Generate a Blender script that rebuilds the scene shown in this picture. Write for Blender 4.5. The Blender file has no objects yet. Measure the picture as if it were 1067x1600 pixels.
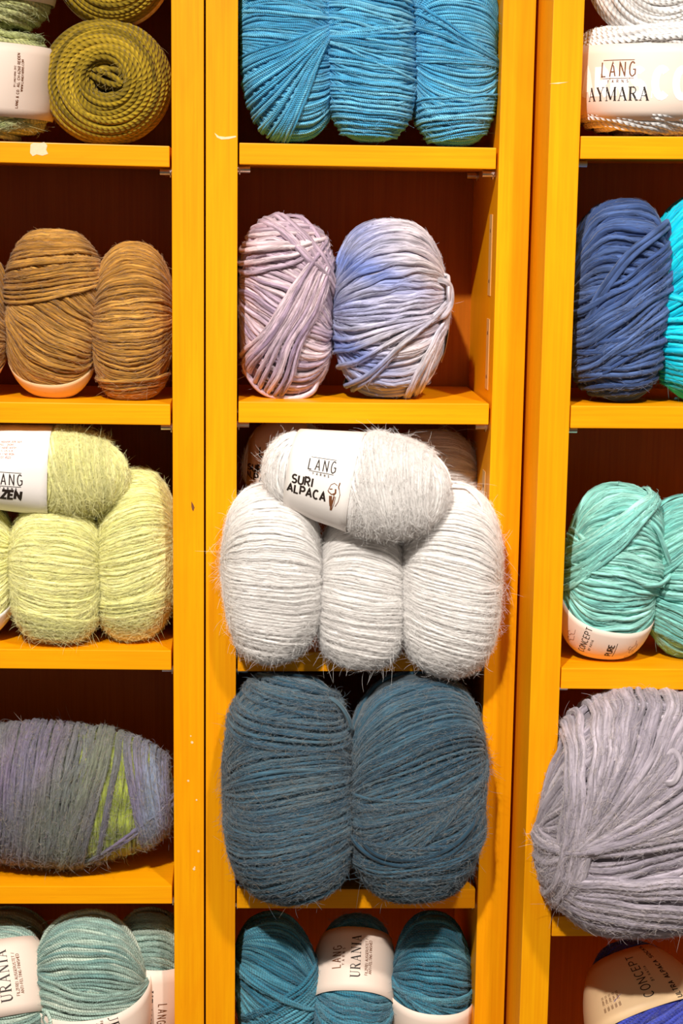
import bpy, bmesh, math, random
import numpy as np
from mathutils import Matrix, Vector

# ------------------------------------------------------------------ camera frame
K = 0.00065                      # metres per photo pixel at the cabinet fronts
F = 2717.0                       # focal length in photo pixels
CX, CY = 533.5, 800.0
_y = np.array([-163.0, -480.0, F]); _y /= np.linalg.norm(_y)          # world depth axis seen from the camera
_d = np.array([-213.0, 15450.0, F]); _d -= _y * (_d @ _y); _d /= np.linalg.norm(_d)
_x = np.cross(_d, _y)
R = np.array([_x, _y, -_d])      # camera (right, down, forward) -> world (x right, y into the shelf, z up)
CAM = -(R @ np.array([0, 0, 1.0])) * F * K

def at(px, py, Y):
    """point on the plane y = Y (metres) seen at photo pixel px, py"""
    d = R @ np.array([px - CX, py - CY, F])
    return CAM + d * ((Y - CAM[1]) / d[1])
def mpp(p):
    """metres per pixel at point p"""
    return float((R.T @ (np.asarray(p) - CAM))[2]) / F

scene = bpy.context.scene
col = scene.collection
cam = bpy.data.cameras.new('camera'); cam_o = bpy.data.objects.new('camera', cam); col.objects.link(cam_o)
cam.sensor_fit = 'HORIZONTAL'; cam.sensor_width = 36.0; cam.lens = F / 1067.0 * 36.0
cam.clip_start = 0.05; cam.clip_end = 60
m = Matrix.Identity(4)
for i in range(3):
    m[i][0] = R[i][0]; m[i][1] = -R[i][1]; m[i][2] = -R[i][2]; m[i][3] = CAM[i]
cam_o.matrix_world = m
scene.camera = cam_o

# ------------------------------------------------------------------ light
world = bpy.data.worlds.new('shop_room'); scene.world = world; world.use_nodes = True
world.node_tree.nodes['Background'].inputs[0].default_value = (1.0, 0.88, 0.76, 1)
world.node_tree.nodes['Background'].inputs[1].default_value = 0.19
def spot_lamp(loc, target, watts, radius, size, colour):
    l = bpy.data.lights.new('spot_lamp', 'SPOT'); l.energy = watts; l.shadow_soft_size = radius
    l.spot_size = math.radians(size); l.spot_blend = 0.6; l.color = colour
    o = bpy.data.objects.new('spot_lamp', l); col.objects.link(o)
    o.location = loc
    o.rotation_euler = (Vector(target) - Vector(loc)).to_track_quat('-Z', 'Y').to_euler()
spot_lamp((-0.68, -2.15, 2.0), (0, 0, -0.05), 412, 0.045, 60, (1.0, 0.945, 0.87))  # shop ceiling spot, front and upper left
spot_lamp((0.75, -1.85, 2.1), (0.0, 0, -0.60), 190, 0.08, 32, (1.0, 0.945, 0.87))  # fill spot added low on the fronts to brighten the bottom rows
scene.view_settings.view_transform = 'Standard'
scene.view_settings.look = 'None'
scene.view_settings.exposure = 0.0
scene.view_settings.gamma = 1.0
scene.view_settings.use_curve_mapping = False

# ------------------------------------------------------------------ helpers
rng = np.random.default_rng(11)
random.seed(5)
def lin(r, g, b):
    f = lambda v: v / 12.92 if v <= 0.04045 else ((v + 0.055) / 1.055) ** 2.4
    return np.array([f(r / 255.0), f(g / 255.0), f(b / 255.0)])
def tag(o, label=None, cat=None, group=None, kind=None):
    if label: o['label'] = label
    if cat: o['category'] = cat
    if group: o['group'] = group
    if kind: o['kind'] = kind
    return o
def empty(name, loc, parent=None):
    o = bpy.data.objects.new(name, None); col.objects.link(o)
    o.empty_display_size = 0.02; o.location = loc
    if parent: o.parent = parent
    return o
def link(name, me, parent=None, mat=None):
    o = bpy.data.objects.new(name, me); col.objects.link(o)
    if mat: me.materials.clear(); me.materials.append(mat)
    if parent: o.parent = parent
    return o
def box_mesh(name, lo, hi, bev=0.0008):
    bm = bmesh.new(); bmesh.ops.create_cube(bm, size=1.0)
    lo = np.array(lo); hi = np.array(hi)
    for v in bm.verts:
        v.co = Vector(((lo + hi) / 2 + np.array(v.co) * (hi - lo)))
    if bev: bmesh.ops.bevel(bm, geom=bm.edges[:], offset=bev, segments=2, affect='EDGES', profile=0.6)
    me = bpy.data.meshes.new(name); bm.to_mesh(me); bm.free()
    return me

# ------------------------------------------------------------------ materials
def nodes(name):
    mt = bpy.data.materials.new(name); mt.use_nodes = True
    nt = mt.node_tree; b = nt.nodes['Principled BSDF']
    return mt, nt, b
def N(nt, kind, **kw):
    n = nt.nodes.new(kind)
    for k, v in kw.items(): setattr(n, k, v)
    return n
def math_node(nt, op, a, b=None, c=None):
    n = N(nt, 'ShaderNodeMath', operation=op)
    for i, v in enumerate((a, b, c)):
        if v is None: continue
        if isinstance(v, (int, float)): n.inputs[i].default_value = v
        else: nt.links.new(v, n.inputs[i])
    return n.outputs[0]
def mixcol(nt, fac, a, b, mode='MIX'):
    n = N(nt, 'ShaderNodeMix', data_type='RGBA', blend_type=mode)
    for sock, v in ((n.inputs[0], fac), (n.inputs[6], a), (n.inputs[7], b)):
        if hasattr(v, 'is_output'): nt.links.new(v, sock)
        elif isinstance(v, (int, float)): sock.default_value = v
        else: sock.default_value = (*v, 1)
    return n.outputs[2]

def wood(name, axis):
    mt, nt, b = nodes(name)
    tc = N(nt, 'ShaderNodeTexCoord'); oi = N(nt, 'ShaderNodeObjectInfo')
    add = N(nt, 'ShaderNodeVectorMath', operation='ADD')
    nt.links.new(tc.outputs['Object'], add.inputs[0]); nt.links.new(oi.outputs['Random'], add.inputs[1])
    def noise(sc_along, sc_across, detail, dist=0.0):
        mp = N(nt, 'ShaderNodeMapping'); s = [sc_across] * 3; s[axis] = sc_along
        mp.inputs['Scale'].default_value = s
        nt.links.new(add.outputs[0], mp.inputs['Vector'])
        n = N(nt, 'ShaderNodeTexNoise'); n.inputs['Scale'].default_value = 1.0
        n.inputs['Detail'].default_value = detail; n.inputs['Distortion'].default_value = dist
        nt.links.new(mp.outputs[0], n.inputs['Vector']); return n.outputs['Fac']
    grain = noise(9, 420, 4); figure = noise(5, 26, 3, 1.6); fleck = noise(60, 900, 2)
    c1 = mixcol(nt, figure, WOOD_A, WOOD_B)
    r = N(nt, 'ShaderNodeMapRange'); nt.links.new(grain, r.inputs[0])
    r.inputs[1].default_value = 0.35; r.inputs[2].default_value = 0.72; r.inputs[3].default_value = 0.0; r.inputs[4].default_value = 0.35
    c2 = mixcol(nt, r.outputs[0], c1, WOOD_C)
    r2 = N(nt, 'ShaderNodeMapRange'); nt.links.new(fleck, r2.inputs[0])
    r2.inputs[1].default_value = 0.66; r2.inputs[2].default_value = 0.8; r2.inputs[3].default_value = 0.0; r2.inputs[4].default_value = 0.35
    c3 = mixcol(nt, r2.outputs[0], c2, WOOD_C)
    nt.links.new(c3, b.inputs['Base Color'])
    b.inputs['Roughness'].default_value = 0.42
    b.inputs['Specular IOR Level'].default_value = 0.16
    b.inputs['Coat Weight'].default_value = 0.07; b.inputs['Coat Roughness'].default_value = 0.22
    bp = N(nt, 'ShaderNodeBump'); bp.inputs['Strength'].default_value = 0.05; bp.inputs['Distance'].default_value = 0.001
    nt.links.new(grain, bp.inputs['Height']); nt.links.new(bp.outputs[0], b.inputs['Normal'])
    return mt
WOOD_A = lin(252, 178, 8); WOOD_B = lin(245, 150, 4); WOOD_C = lin(224, 126, 3)
M_POST = wood('varnished_beech_upright', 2)
M_SHELF = wood('varnished_beech_board', 0)
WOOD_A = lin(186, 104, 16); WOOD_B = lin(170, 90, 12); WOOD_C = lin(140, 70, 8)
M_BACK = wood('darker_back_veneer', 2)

def yarn_mat(name, ply, ply_depth, fibre, sheen=0.3, rough=0.85):
    """ply: twists per strand radius (0 = unspun roving); colour comes from the dyed strand attribute"""
    mt, nt, b = nodes(name)
    at_ = N(nt, 'ShaderNodeAttribute', attribute_name='strand'); cl = N(nt, 'ShaderNodeAttribute', attribute_name='dye')
    sp = N(nt, 'ShaderNodeSeparateXYZ'); nt.links.new(at_.outputs['Vector'], sp.inputs[0])
    u, v, w = sp.outputs
    cb = N(nt, 'ShaderNodeCombineXYZ')
    nt.links.new(math_node(nt, 'MULTIPLY', u, 0.13), cb.inputs[0]); nt.links.new(math_node(nt, 'MULTIPLY', v, 4.5), cb.inputs[1]); nt.links.new(math_node(nt, 'MULTIPLY', w, 91.0), cb.inputs[2])
    nz = N(nt, 'ShaderNodeTexNoise'); nz.inputs['Scale'].default_value = 1.0; nz.inputs['Detail'].default_value = 3.0
    nt.links.new(cb.outputs[0], nz.inputs['Vector'])
    r = N(nt, 'ShaderNodeMapRange'); nt.links.new(nz.outputs['Fac'], r.inputs[0])
    r.inputs[1].default_value = 0.33; r.inputs[2].default_value = 0.67; r.inputs[3].default_value = 1.0 - fibre; r.inputs[4].default_value = 1.0 + fibre
    c = mixcol(nt, 1.0, cl.outputs['Color'], r.outputs[0], 'MULTIPLY')
    nt.links.new(c, b.inputs['Base Color'])
    h = math_node(nt, 'MULTIPLY', nz.outputs['Fac'], 0.6)
    if ply:
        s = math_node(nt, 'SINE', math_node(nt, 'MULTIPLY', math_node(nt, 'ADD', math_node(nt, 'MULTIPLY', u, ply), v), 6.2832))
        h = math_node(nt, 'ADD', h, math_node(nt, 'MULTIPLY', math_node(nt, 'ABSOLUTE', s), ply_depth))
    bp = N(nt, 'ShaderNodeBump'); bp.inputs['Strength'].default_value = 0.9; bp.inputs['Distance'].default_value = 0.0012
    nt.links.new(h, bp.inputs['Height']); nt.links.new(bp.outputs[0], b.inputs['Normal'])
    b.inputs['Roughness'].default_value = rough
    b.inputs['Sheen Weight'].default_value = sheen; b.inputs['Sheen Roughness'].default_value = 0.5
    b.inputs['Specular IOR Level'].default_value = 0.25
    return mt
M_PLY = yarn_mat('plied_wool', 0.42, 0.55, 0.34, 0.12)
M_TWIST = yarn_mat('bold_twisted_wool', 0.30, 1.1, 0.34, 0.08)
M_ROVING = yarn_mat('soft_roving_wool', 0, 0, 0.48, 0.15)
M_SILK = yarn_mat('glossy_ribbon_yarn', 0, 0, 0.36, 0.1, 0.5)
M_SURI = yarn_mat('brushed_alpaca', 0, 0, 0.14, 0.4)
M_FELT = yarn_mat('brushed_wool', 0, 0, 0.42, 0.25)
def fuzz_mat():
    mt, nt, b = nodes('loose_wool_fibres')
    cl = N(nt, 'ShaderNodeAttribute', attribute_name='dye')
    nz = N(nt, 'ShaderNodeTexNoise'); nz.inputs['Scale'].default_value = 300
    c = mixcol(nt, math_node(nt, 'MULTIPLY', nz.outputs['Fac'], 0.25), cl.outputs['Color'], (1, 1, 1), 'MIX')
    nt.links.new(c, b.inputs['Base Color']); b.inputs['Roughness'].default_value = 0.8
    b.inputs['Specular IOR Level'].default_value = 0.2
    return mt
M_FUZZ = fuzz_mat()
def paper_mat(name, rgb, rough=0.55):
    mt, nt, b = nodes(name)
    tc = N(nt, 'ShaderNodeTexCoord'); nz = N(nt, 'ShaderNodeTexNoise'); nz.inputs['Scale'].default_value = 900
    nt.links.new(tc.outputs['Object'], nz.inputs['Vector'])
    c = mixcol(nt, math_node(nt, 'MULTIPLY', nz.outputs['Fac'], 0.12), tuple(rgb), tuple(np.array(rgb) * 0.8))
    nt.links.new(c, b.inputs['Base Color']); b.inputs['Roughness'].default_value = rough
    return mt
M_PAPER = paper_mat('cream_paper', lin(240, 218, 202))
M_PAPERW = paper_mat('white_paper', lin(249, 241, 235))
M_KRAFT = paper_mat('kraft_paper', lin(230, 194, 148))
M_INK = paper_mat('black_ink', lin(38, 24, 14), 0.6)
M_INKB = paper_mat('brown_ink', lin(120, 70, 36), 0.6)
M_INKW = paper_mat('white_ink', lin(255, 252, 250), 0.5)
M_INKR = paper_mat('pale_red_ink', lin(190, 110, 90), 0.6)
def metal():
    mt, nt, b = nodes('brushed_nickel')
    nz = N(nt, 'ShaderNodeTexNoise'); nz.inputs['Scale'].default_value = 500
    c = mixcol(nt, nz.outputs['Fac'], (0.75, 0.70, 0.64), (0.9, 0.86, 0.8)); nt.links.new(c, b.inputs['Base Color'])
    b.inputs['Metallic'].default_value = 1.0; b.inputs['Roughness'].default_value = 0.3
    return mt
M_METAL = metal()
def plain(name, a, bcol, scale, rough=0.8):
    mt, nt, b = nodes(name)
    tc = N(nt, 'ShaderNodeTexCoord'); nz = N(nt, 'ShaderNodeTexNoise'); nz.inputs['Scale'].default_value = scale; nz.inputs['Detail'].default_value = 4
    nt.links.new(tc.outputs['Object'], nz.inputs['Vector'])
    nt.links.new(mixcol(nt, nz.outputs['Fac'], tuple(a), tuple(bcol)), b.inputs['Base Color']); b.inputs['Roughness'].default_value = rough
    return mt
M_FLOOR = plain('grey_carpet', lin(120, 110, 100), lin(150, 140, 128), 300)
M_WALL = plain('cream_plaster', lin(235, 225, 205), lin(225, 214, 194), 40)
M_STRIP = plain('pale_cover_strip', lin(240, 190, 120), lin(230, 175, 100), 60, 0.4)
M_GLUE = plain('dried_glue', lin(255, 225, 190), lin(245, 205, 150), 400, 0.5)

# ------------------------------------------------------------------ the room and the three cabinets
ZB = CAM[2] - 1.50                 # floor level
ZT = at(500, -560, 0)[2]
DEP = 277 * K
def slab(name, lo, hi, mat, label):
    o = link(name, box_mesh(name, lo, hi, 0), None, mat); tag(o, label, None, None, 'structure'); return o
slab('floor', (-3, -4, ZB - 0.05), (3, 0.40, ZB), M_FLOOR, 'grey carpeted shop floor in front of the cabinets')
slab('wall_back', (-3, DEP + 0.13, ZB), (3, DEP + 0.20, ZB + 3.0), M_WALL, 'cream plaster wall behind the cabinets')

CAB = {}
def cabinet(key, label, xo0, xi0, xi1, xo1, Yf, shelves, pins):
    """xo/xi: outer and inner x of the two uprights (world); shelves: (left px, ytop, ybot, right px, ytop, ybot)"""
    root = empty('bookcase', ((xo0 + xo1) / 2, Yf + DEP / 2, ZB))
    tag(root, label, 'bookcase', 'open wooden bookcases standing side by side')
    o0 = np.array(root.location)
    def part(name, lo, hi, mat, bev=0.0009):
        return link(name, box_mesh(name, np.array(lo) - o0, np.array(hi) - o0, bev), root, mat)
    part('side_panel', (xo0, Yf, ZB), (xi0, Yf + DEP + 0.012, ZT), M_POST)
    part('side_panel', (xi1, Yf, ZB), (xo1, Yf + DEP + 0.012, ZT), M_POST)
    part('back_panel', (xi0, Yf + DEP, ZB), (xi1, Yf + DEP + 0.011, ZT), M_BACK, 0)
    part('top_panel', (xi0, Yf, ZT - 0.024), (xi1, Yf + DEP, ZT), M_SHELF)
    info = []
    Ys = Yf + 5 * K
    for (y0t, y0b, y1t, y1b, xl, xr) in shelves:
        zl_t, zl_b = at(xl, y0t, Ys)[2], at(xl, y0b, Ys)[2]
        zr_t, zr_b = at(xr, y1t, Ys)[2], at(xr, y1b, Ys)[2]
        XL, XR = at(xl, y0t, Ys)[0], at(xr, y1t, Ys)[0]
        th = ((zl_t - zl_b) + (zr_t - zr_b)) / 2
        sl = (zr_t - zl_t) / (XR - XL)
        sl = max(-0.012, min(0.012, sl))
        xa, xb = xi0 + 0.0016, xi1 - 0.0022
        zmid = (zl_t + zr_t) / 2; xm = (XL + XR) / 2
        me = box_mesh('shelf', (xa - (xa + xb) / 2, 0, -th), (xb - (xa + xb) / 2, DEP - 0.010, 0), 0.0009)
        for v in me.vertices: v.co.z += sl * v.co.x
        zc = zmid + sl * ((xa + xb) / 2 - xm)
        s = link('shelf', me, root, M_SHELF); s.location = Vector(((xa + xb) / 2, Ys, zc)) - Vector(o0)
        info.append((zc, sl, (xa + xb) / 2, th))
        for sx, X in ((1, xi0), (-1, xi1)):
            zz = zc + sl * (X - (xa + xb) / 2) - th
            for yy in (0.022, DEP - 0.04):
                bm = bmesh.new()
                def cyl(r, x0, x1, zc_):
                    g = bmesh.ops.create_cone(bm, cap_ends=True, segments=12, radius1=r, radius2=r, depth=abs(x1 - x0))
                    for v in g['verts']:
                        v.co = Vector((sx * (v.co.z + (x0 + x1) / 2), v.co.y, v.co.x + zc_))
                cyl(0.0036, -0.004, 0.0125, -0.0040); cyl(0.0050, 0.0016, 0.0026, -0.0052)
                me = bpy.data.meshes.new('shelf_pin'); bm.to_mesh(me); bm.free()
                p = link('shelf_pin', me, root, M_METAL); p.location = Vector((X, Ys + yy, zz)) - Vector(o0)
    CAB[key] = (info, Yf, root)
    return root
def floor_z(key, i, x):
    zc, sl, xm, th = CAB[key][0][i]
    return zc + sl * (x - xm)

g = 0.0012
Y_R = -108 * K
cabinet('L', 'honey coloured wooden bookcase holding the olive, brown and lime yarn',
        at(-187, 800, 0)[0], at(-137, 800, 0)[0], at(270, 800, 0)[0], at(319.5, 800, 0)[0] - g / 2, 0,
        [(-190, -156, -180, -146, 0, 267), (219, 253, 230, 262, 0, 267), (628, 659, 632, 666, 0, 268.5), (1014, 1044.6, 1017, 1047, 0, 268.5), (1385, 1411, 1385, 1413.6, 0, 267), (1790, 1820, 1790, 1820, 0, 267)], None)
cabinet('M', 'honey coloured wooden bookcase holding the bright blue, white and slate yarn',
        at(320.5, 800, 0)[0] + g / 2, at(369.5, 800, 0)[0], at(763.5, 800, 0)[0], at(812.5, 800, 0)[0], 0,
        [(-185, -151, -175, -141, 372, 780), (223, 257, 231, 264, 372, 779), (627.6, 661, 631, 663, 372, 766.7), (1019, 1048.6, 1019, 1049.5, 369, 752), (1389, 1420, 1389.5, 1419, 368, 745), (1800, 1830, 1800, 1830, 368, 745)], None)
xR = at(838, 800, Y_R)[0]
cabinet('R', 'honey coloured wooden bookcase standing forward, holding the turquoise and grey lilac yarn',
        xR, at(884.5, 800, Y_R)[0], at(1300, 800, Y_R)[0], at(1350, 800, Y_R)[0], Y_R,
        [(-195, -160, -195, -160, 905, 1067), (213, 248, 213, 249, 905, 1067), (634, 669, 635, 670, 891, 1067), (1044, 1076.6, 1046, 1077.5, 877, 1067), (1432, 1463, 1431, 1462, 866, 1067), (1835, 1865, 1835, 1865, 866, 1067)], None)

# cover strips with pin holes on the inner right wall of the middle bookcase
rootM = CAB['M'][2]; xw = at(763.5, 800, 0)[0]
for (ya, yb) in ((335, 462), (498, 608), (735, 850)):
    z1, z0 = at(770, ya, 0.04)[2], at(768, yb, 0.04)[2]
    o0 = np.array(rootM.location)
    o = link('cover_strip', box_mesh('cover_strip', np.array((xw - 0.0006, 0.030, z0)) - o0, np.array((xw, 0.048, z1)) - o0, 0.0002), rootM, M_STRIP)
    for q in (0.18, 0.8):
        zz = z0 + (z1 - z0) * q
        bm = bmesh.new(); bmesh.ops.create_cone(bm, cap_ends=True, segments=10, radius1=0.002, radius2=0.002, depth=0.0003)
        for v in bm.verts: v.co = Vector((v.co.z, v.co.x, v.co.y))
        me = bpy.data.meshes.new('pin_hole'); bm.to_mesh(me); bm.free()
        h = link('pin_hole', me, o, M_INKB); h.location = Vector((xw - 0.0008, 0.039, zz)) - Vector(o0)

def splat(key, px, py, Y, pts, mat, name='glue_residue'):
    """a thin dried smear lying on a front edge"""
    root = CAB[key][2]; c = at(px, py, Y); s = mpp(c)
    bm = bmesh.new()
    for th in (0.0, 1.0):
        pass
    f = [bm.verts.new((x * s, -0.00025, -y * s)) for x, y in pts]
    bm.faces.new(f); r = bmesh.ops.extrude_face_region(bm, geom=bm.faces[:])
    for v in r['geom']:
        if isinstance(v, bmesh.types.BMVert): v.co.y += 0.00025
    bmesh.ops.recalc_face_normals(bm, faces=bm.faces[:])
    me = bpy.data.meshes.new(name); bm.to_mesh(me); bm.free()
    o = link(name, me, root, mat); o.location = Vector(c) - root.location
splat('L', 60, 233, 5 * K, [(-13, 6), (-12, -7), (-6, -10), (2, -9), (9, -11), (14, -6), (12, 1), (15, 7), (6, 10), (-3, 8), (-9, 11)], M_GLUE)
splat('M', 352, 214, 0, [(-17, -6), (-10, -1), (0, 0), (16, -2), (17, 0), (6, 3), (-6, 4), (-13, 1)], M_GLUE, 'scratch')
splat('R', 872, 130, Y_R, [(-14, 1), (0, -1), (16, -2), (0, 1)], M_GLUE, 'scratch')
for (px, py, s_) in ((300, 1160, 2.2), (294, 1220, 1.8), (307, 1250, 1.5), (310, 1330, 2), (303, 1358, 2.2), (298, 1150, 1.2), (304, 1355, 1.3)):
    splat('L', px, py, 0, [(-s_, 0), (-s_ * .4, -s_), (s_ * .8, -s_ * .6), (s_, s_ * .4), (0, s_)], M_GLUE, 'paint_speck')
splat('L', 301, 791, 0, [(-2, -8), (1, -3), (3, 2), (1, 8), (-1, 5), (-2, 0)], M_INKB, 'wood_knot')

# ------------------------------------------------------------------ lettering (stroke glyphs, drawn as flat ink)
def arc(cx, cy, rx, ry, a0, a1, n=9):
    return [(cx + rx * math.cos(math.radians(a0 + (a1 - a0) * i / n)), cy + ry * math.sin(math.radians(a0 + (a1 - a0) * i / n))) for i in range(n + 1)]
def pl(*v): return [(v[i], v[i + 1]) for i in range(0, len(v), 2)]
GLY = {
 'A': (.62, [pl(0, 0, .31, 1, .62, 0), pl(.11, .32, .51, .32)]),
 'B': (.55, [pl(0, .52, .3, .52) + arc(.3, .26, .25, .26, 90, -90) + pl(0, 0, 0, 1, .27, 1) + arc(.27, .76, .22, .24, 90, -90)]),
 'C': (.58, [arc(.3, .5, .3, .5, 48, 312, 14)]),
 'D': (.58, [pl(0, 0, 0, 1, .22, 1) + arc(.22, .5, .36, .5, 90, -90) + pl(0, 0)]),
 'E': (.48, [pl(.48, 1, 0, 1, 0, 0, .48, 0), pl(0, .52, .42, .52)]),
 'F': (.46, [pl(.46, 1, 0, 1, 0, 0), pl(0, .5, .4, .5)]),
 'G': (.6, [arc(.3, .5, .3, .5, 48, 300, 14) + pl(.6, .16, .6, .47, .34, .47)]),
 'H': (.58, [pl(0, 0, 0, 1), pl(.58, 0, .58, 1), pl(0, .5, .58, .5)]),
 'I': (.1, [pl(.05, 0, .05, 1)]),
 'J': (.4, [pl(.4, 1, .4, .25) + arc(.2, .22, .2, .22, 0, -170, 6)]),
 'K': (.56, [pl(0, 0, 0, 1), pl(.54, 1, 0, .42), pl(.2, .6, .56, 0)]),
 'L': (.45, [pl(0, 1, 0, 0, .45, 0)]),
 'M': (.72, [pl(0, 0, 0, 1, .36, .25, .72, 1, .72, 0)]),
 'N': (.58, [pl(0, 0, 0, 1, .58, 0, .58, 1)]),
 'O': (.62, [arc(.31, .5, .31, .5, 0, 360, 18)]),
 'P': (.52, [pl(0, 0, 0, 1, .27, 1) + arc(.27, .73, .25, .27, 90, -90) + pl(0, .46)]),
 'R': (.56, [pl(0, 0, 0, 1, .27, 1) + arc(.27, .74, .24, .26, 90, -90) + pl(0, .48), pl(.25, .48, .56, 0)]),
 'S': (.52, [arc(.26, .74, .24, .26, 35, 250, 9) + arc(.26, .25, .26, .25, 75, -150, 9)]),
 'T': (.54, [pl(0, 1, .54, 1), pl(.27, 1, .27, 0)]),
 'U': (.56, [pl(0, 1, 0, .3) + arc(.28, .28, .28, .28, 180, 360) + pl(.56, 1)]),
 'V': (.58, [pl(0, 1, .29, 0, .58, 1)]),
 'W': (.86, [pl(0, 1, .21, 0, .43, .8, .65, 0, .86, 1)]),
 'X': (.56, [pl(0, 0, .56, 1), pl(0, 1, .56, 0)]),
 'Y': (.58, [pl(0, 1, .29, .48, .58, 1), pl(.29, .48, .29, 0)]),
 'Z': (.54, [pl(0, 1, .54, 1, 0, 0, .54, 0)]),
 '0': (.5, [arc(.25, .5, .25, .5, 0, 360, 14)]), '1': (.3, [pl(0, .75, .2, 1, .2, 0)]),
 '2': (.5, [arc(.25, .75, .25, .25, 160, -30, 7) + pl(0, 0, .5, 0)]),
 '3': (.5, [arc(.23, .76, .22, .24, 150, -90, 7) + arc(.23, .27, .25, .26, 90, -150, 7)]),
 '4': (.5, [pl(.4, 0, .4, 1, 0, .3, .52, .3)]), '5': (.5, [pl(.45, 1, .05, 1, .03, .55) + arc(.23, .3, .25, .3, 110, -150, 8)]),
 '6': (.5, [arc(.25, .28, .25, .28, 0, 360, 12), pl(.02, .35, .1, .75, .4, 1)]), '8': (.5, [arc(.25, .76, .2, .24, 0, 360, 10), arc(.25, .26, .25, .26, 0, 360, 10)]),
 '.': (.1, [pl(.02, .04, .08, .04)]), ',': (.1, [pl(.07, .08, .0, -.1)]), '-': (.35, [pl(.02, .42, .33, .42)]),
 '/': (.35, [pl(0, -.05, .35, 1.05)]), '&': (.6, [pl(.58, 0, .14, .72) + arc(.28, .82, .15, .17, 215, -30, 8) + pl(.05, .35) + arc(.24, .22, .22, .22, 150, 330, 7) + pl(.58, .45)]),
 '%': (.6, [pl(.05, 0, .55, 1), arc(.13, .8, .12, .17, 0, 360, 8), arc(.47, .2, .12, .17, 0, 360, 8)]), ' ': (.3, []),
 'Ü': (.56, [pl(0, .95, 0, .3) + arc(.28, .28, .28, .28, 180, 360) + pl(.56, .95), pl(.14, 1.15, .2, 1.15), pl(.36, 1.15, .42, 1.15)]),
}
TK, TN = 0.15, 0.05                 # thick and thin strokes of the serif letters
SER = {
 'A': (.74, [(pl(.1, 0, .38, 1), TN), (pl(.35, 1, .64, 0), TK), (pl(.2, .34, .52, .34), TN), (pl(0, .015, .2, .015), TN), (pl(.5, .015, .76, .015), TN)]),
 'Y': (.72, [(pl(.1, 1, .37, .46), TK), (pl(.62, 1, .37, .46), TN), (pl(.37, .48, .37, 0), TK), (pl(0, .985, .24, .985), TN), (pl(.52, .985, .74, .985), TN), (pl(.24, .015, .5, .015), TN)]),
 'M': (.9, [(pl(.1, 0, .1, 1), TN), (pl(.1, 1, .45, .08), TK), (pl(.45, .08, .78, 1), TN), (pl(.78, 1, .78, 0), TK), (pl(0, .015, .2, .015), TN), (pl(.66, .015, .9, .015), TN), (pl(0, .985, .14, .985), TN), (pl(.76, .985, .9, .985), TN)]),
 'R': (.7, [(pl(.14, 0, .14, 1), TK), (pl(.14, .98, .34, .98) + arc(.34, .75, .2, .23, 90, -90, 7) + pl(.14, .5), .075), (pl(.34, .5, .62, 0), TK), (pl(0, .015, .28, .015), TN), (pl(.54, .015, .74, .015), TN), (pl(0, .985, .2, .985), TN)]),
 'U': (.7, [(pl(.14, 1, .14, .3) + arc(.36, .28, .22, .27, 180, 270, 4), TK * .95), (arc(.36, .28, .22, .27, 270, 360, 4) + pl(.58, 1), TN * 1.2), (pl(0, .985, .28, .985), TN), (pl(.48, .985, .7, .985), TN)]),
 'N': (.76, [(pl(.12, 0, .12, 1), TN), (pl(.12, 1, .62, 0), TK), (pl(.62, 0, .62, 1), TN), (pl(0, .015, .24, .015), TN), (pl(0, .985, .16, .985), TN), (pl(.5, .985, .74, .985), TN)]),
 'I': (.32, [(pl(.16, 0, .16, 1), TK), (pl(.02, .015, .3, .015), TN), (pl(.02, .985, .3, .985), TN)]),
}
def stroke(pts, w, out, step=0.12):
    """flat ribbon of width w along pts, cut finely enough to lie on a curved band"""
    q = [np.array(pts[0], float)]
    for b in pts[1:]:
        a = q[-1]; b = np.array(b, float); n = max(1, int(np.linalg.norm(b - a) / step))
        for i in range(1, n + 1): q.append(a + (b - a) * i / n)
    q = np.array(q)
    if len(q) < 2: return
    closed = np.linalg.norm(q[0] - q[-1]) < 1e-6
    d = np.diff(q, axis=0); d /= np.maximum(np.linalg.norm(d, axis=1, keepdims=True), 1e-9)
    nn = np.stack([-d[:, 1], d[:, 0]], 1)
    vn = np.zeros_like(q); vn[:-1] += nn; vn[1:] += nn
    if closed: vn[0] = vn[-1] = nn[0] + nn[-1]
    l2 = np.linalg.norm(vn, axis=1, keepdims=True); vn = vn / np.maximum(l2, 1e-9)
    k = np.ones(len(q)); k[1:-1] = 1 / np.maximum(0.55, np.abs((vn[1:-1] * nn[:-1]).sum(1)))
    e = vn * (w / 2) * k[:, None]
    base = len(out[0])
    for a, b in zip(q + e, q - e): out[0].append(tuple(a)); out[0].append(tuple(b))
    for i in range(len(q) - 1): out[1].append((base + 2 * i, base + 2 * i + 1, base + 2 * i + 3, base + 2 * i + 2))
def write(s, h, x, y, out, style='sans', wx=1.0, gap=0.16, wt=0.13, slant=0.0):
    """text s, letter height h, centred on x, y (all in photo pixels of the reading frame)"""
    gl = []; W = 0.0
    for ch in s:
        if style == 'serif' and ch in SER: w, st = SER[ch]
        else:
            w, st0 = GLY.get(ch, GLY[' ']); st = [(p_, wt) for p_ in st0]
        gl.append((W, st)); W += w * wx + gap
    W -= gap
    for x0, st in gl:
        for p_, w_ in st:
            tmp = ([], [])
            stroke([(px * wx, py) for px, py in p_], w_, tmp)
            b = len(out[0])
            out[0].extend([((vx + x0 - W / 2 + slant * (vy - .5)) * h + x, (vy - 0.5) * h + y) for vx, vy in tmp[0]])
            out[1].extend([tuple(i + b for i in f) for f in tmp[1]])
def rule(x0, x1, y, w, out): stroke(pl(x0, y, x1, y), w, out, 2.0)
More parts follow.
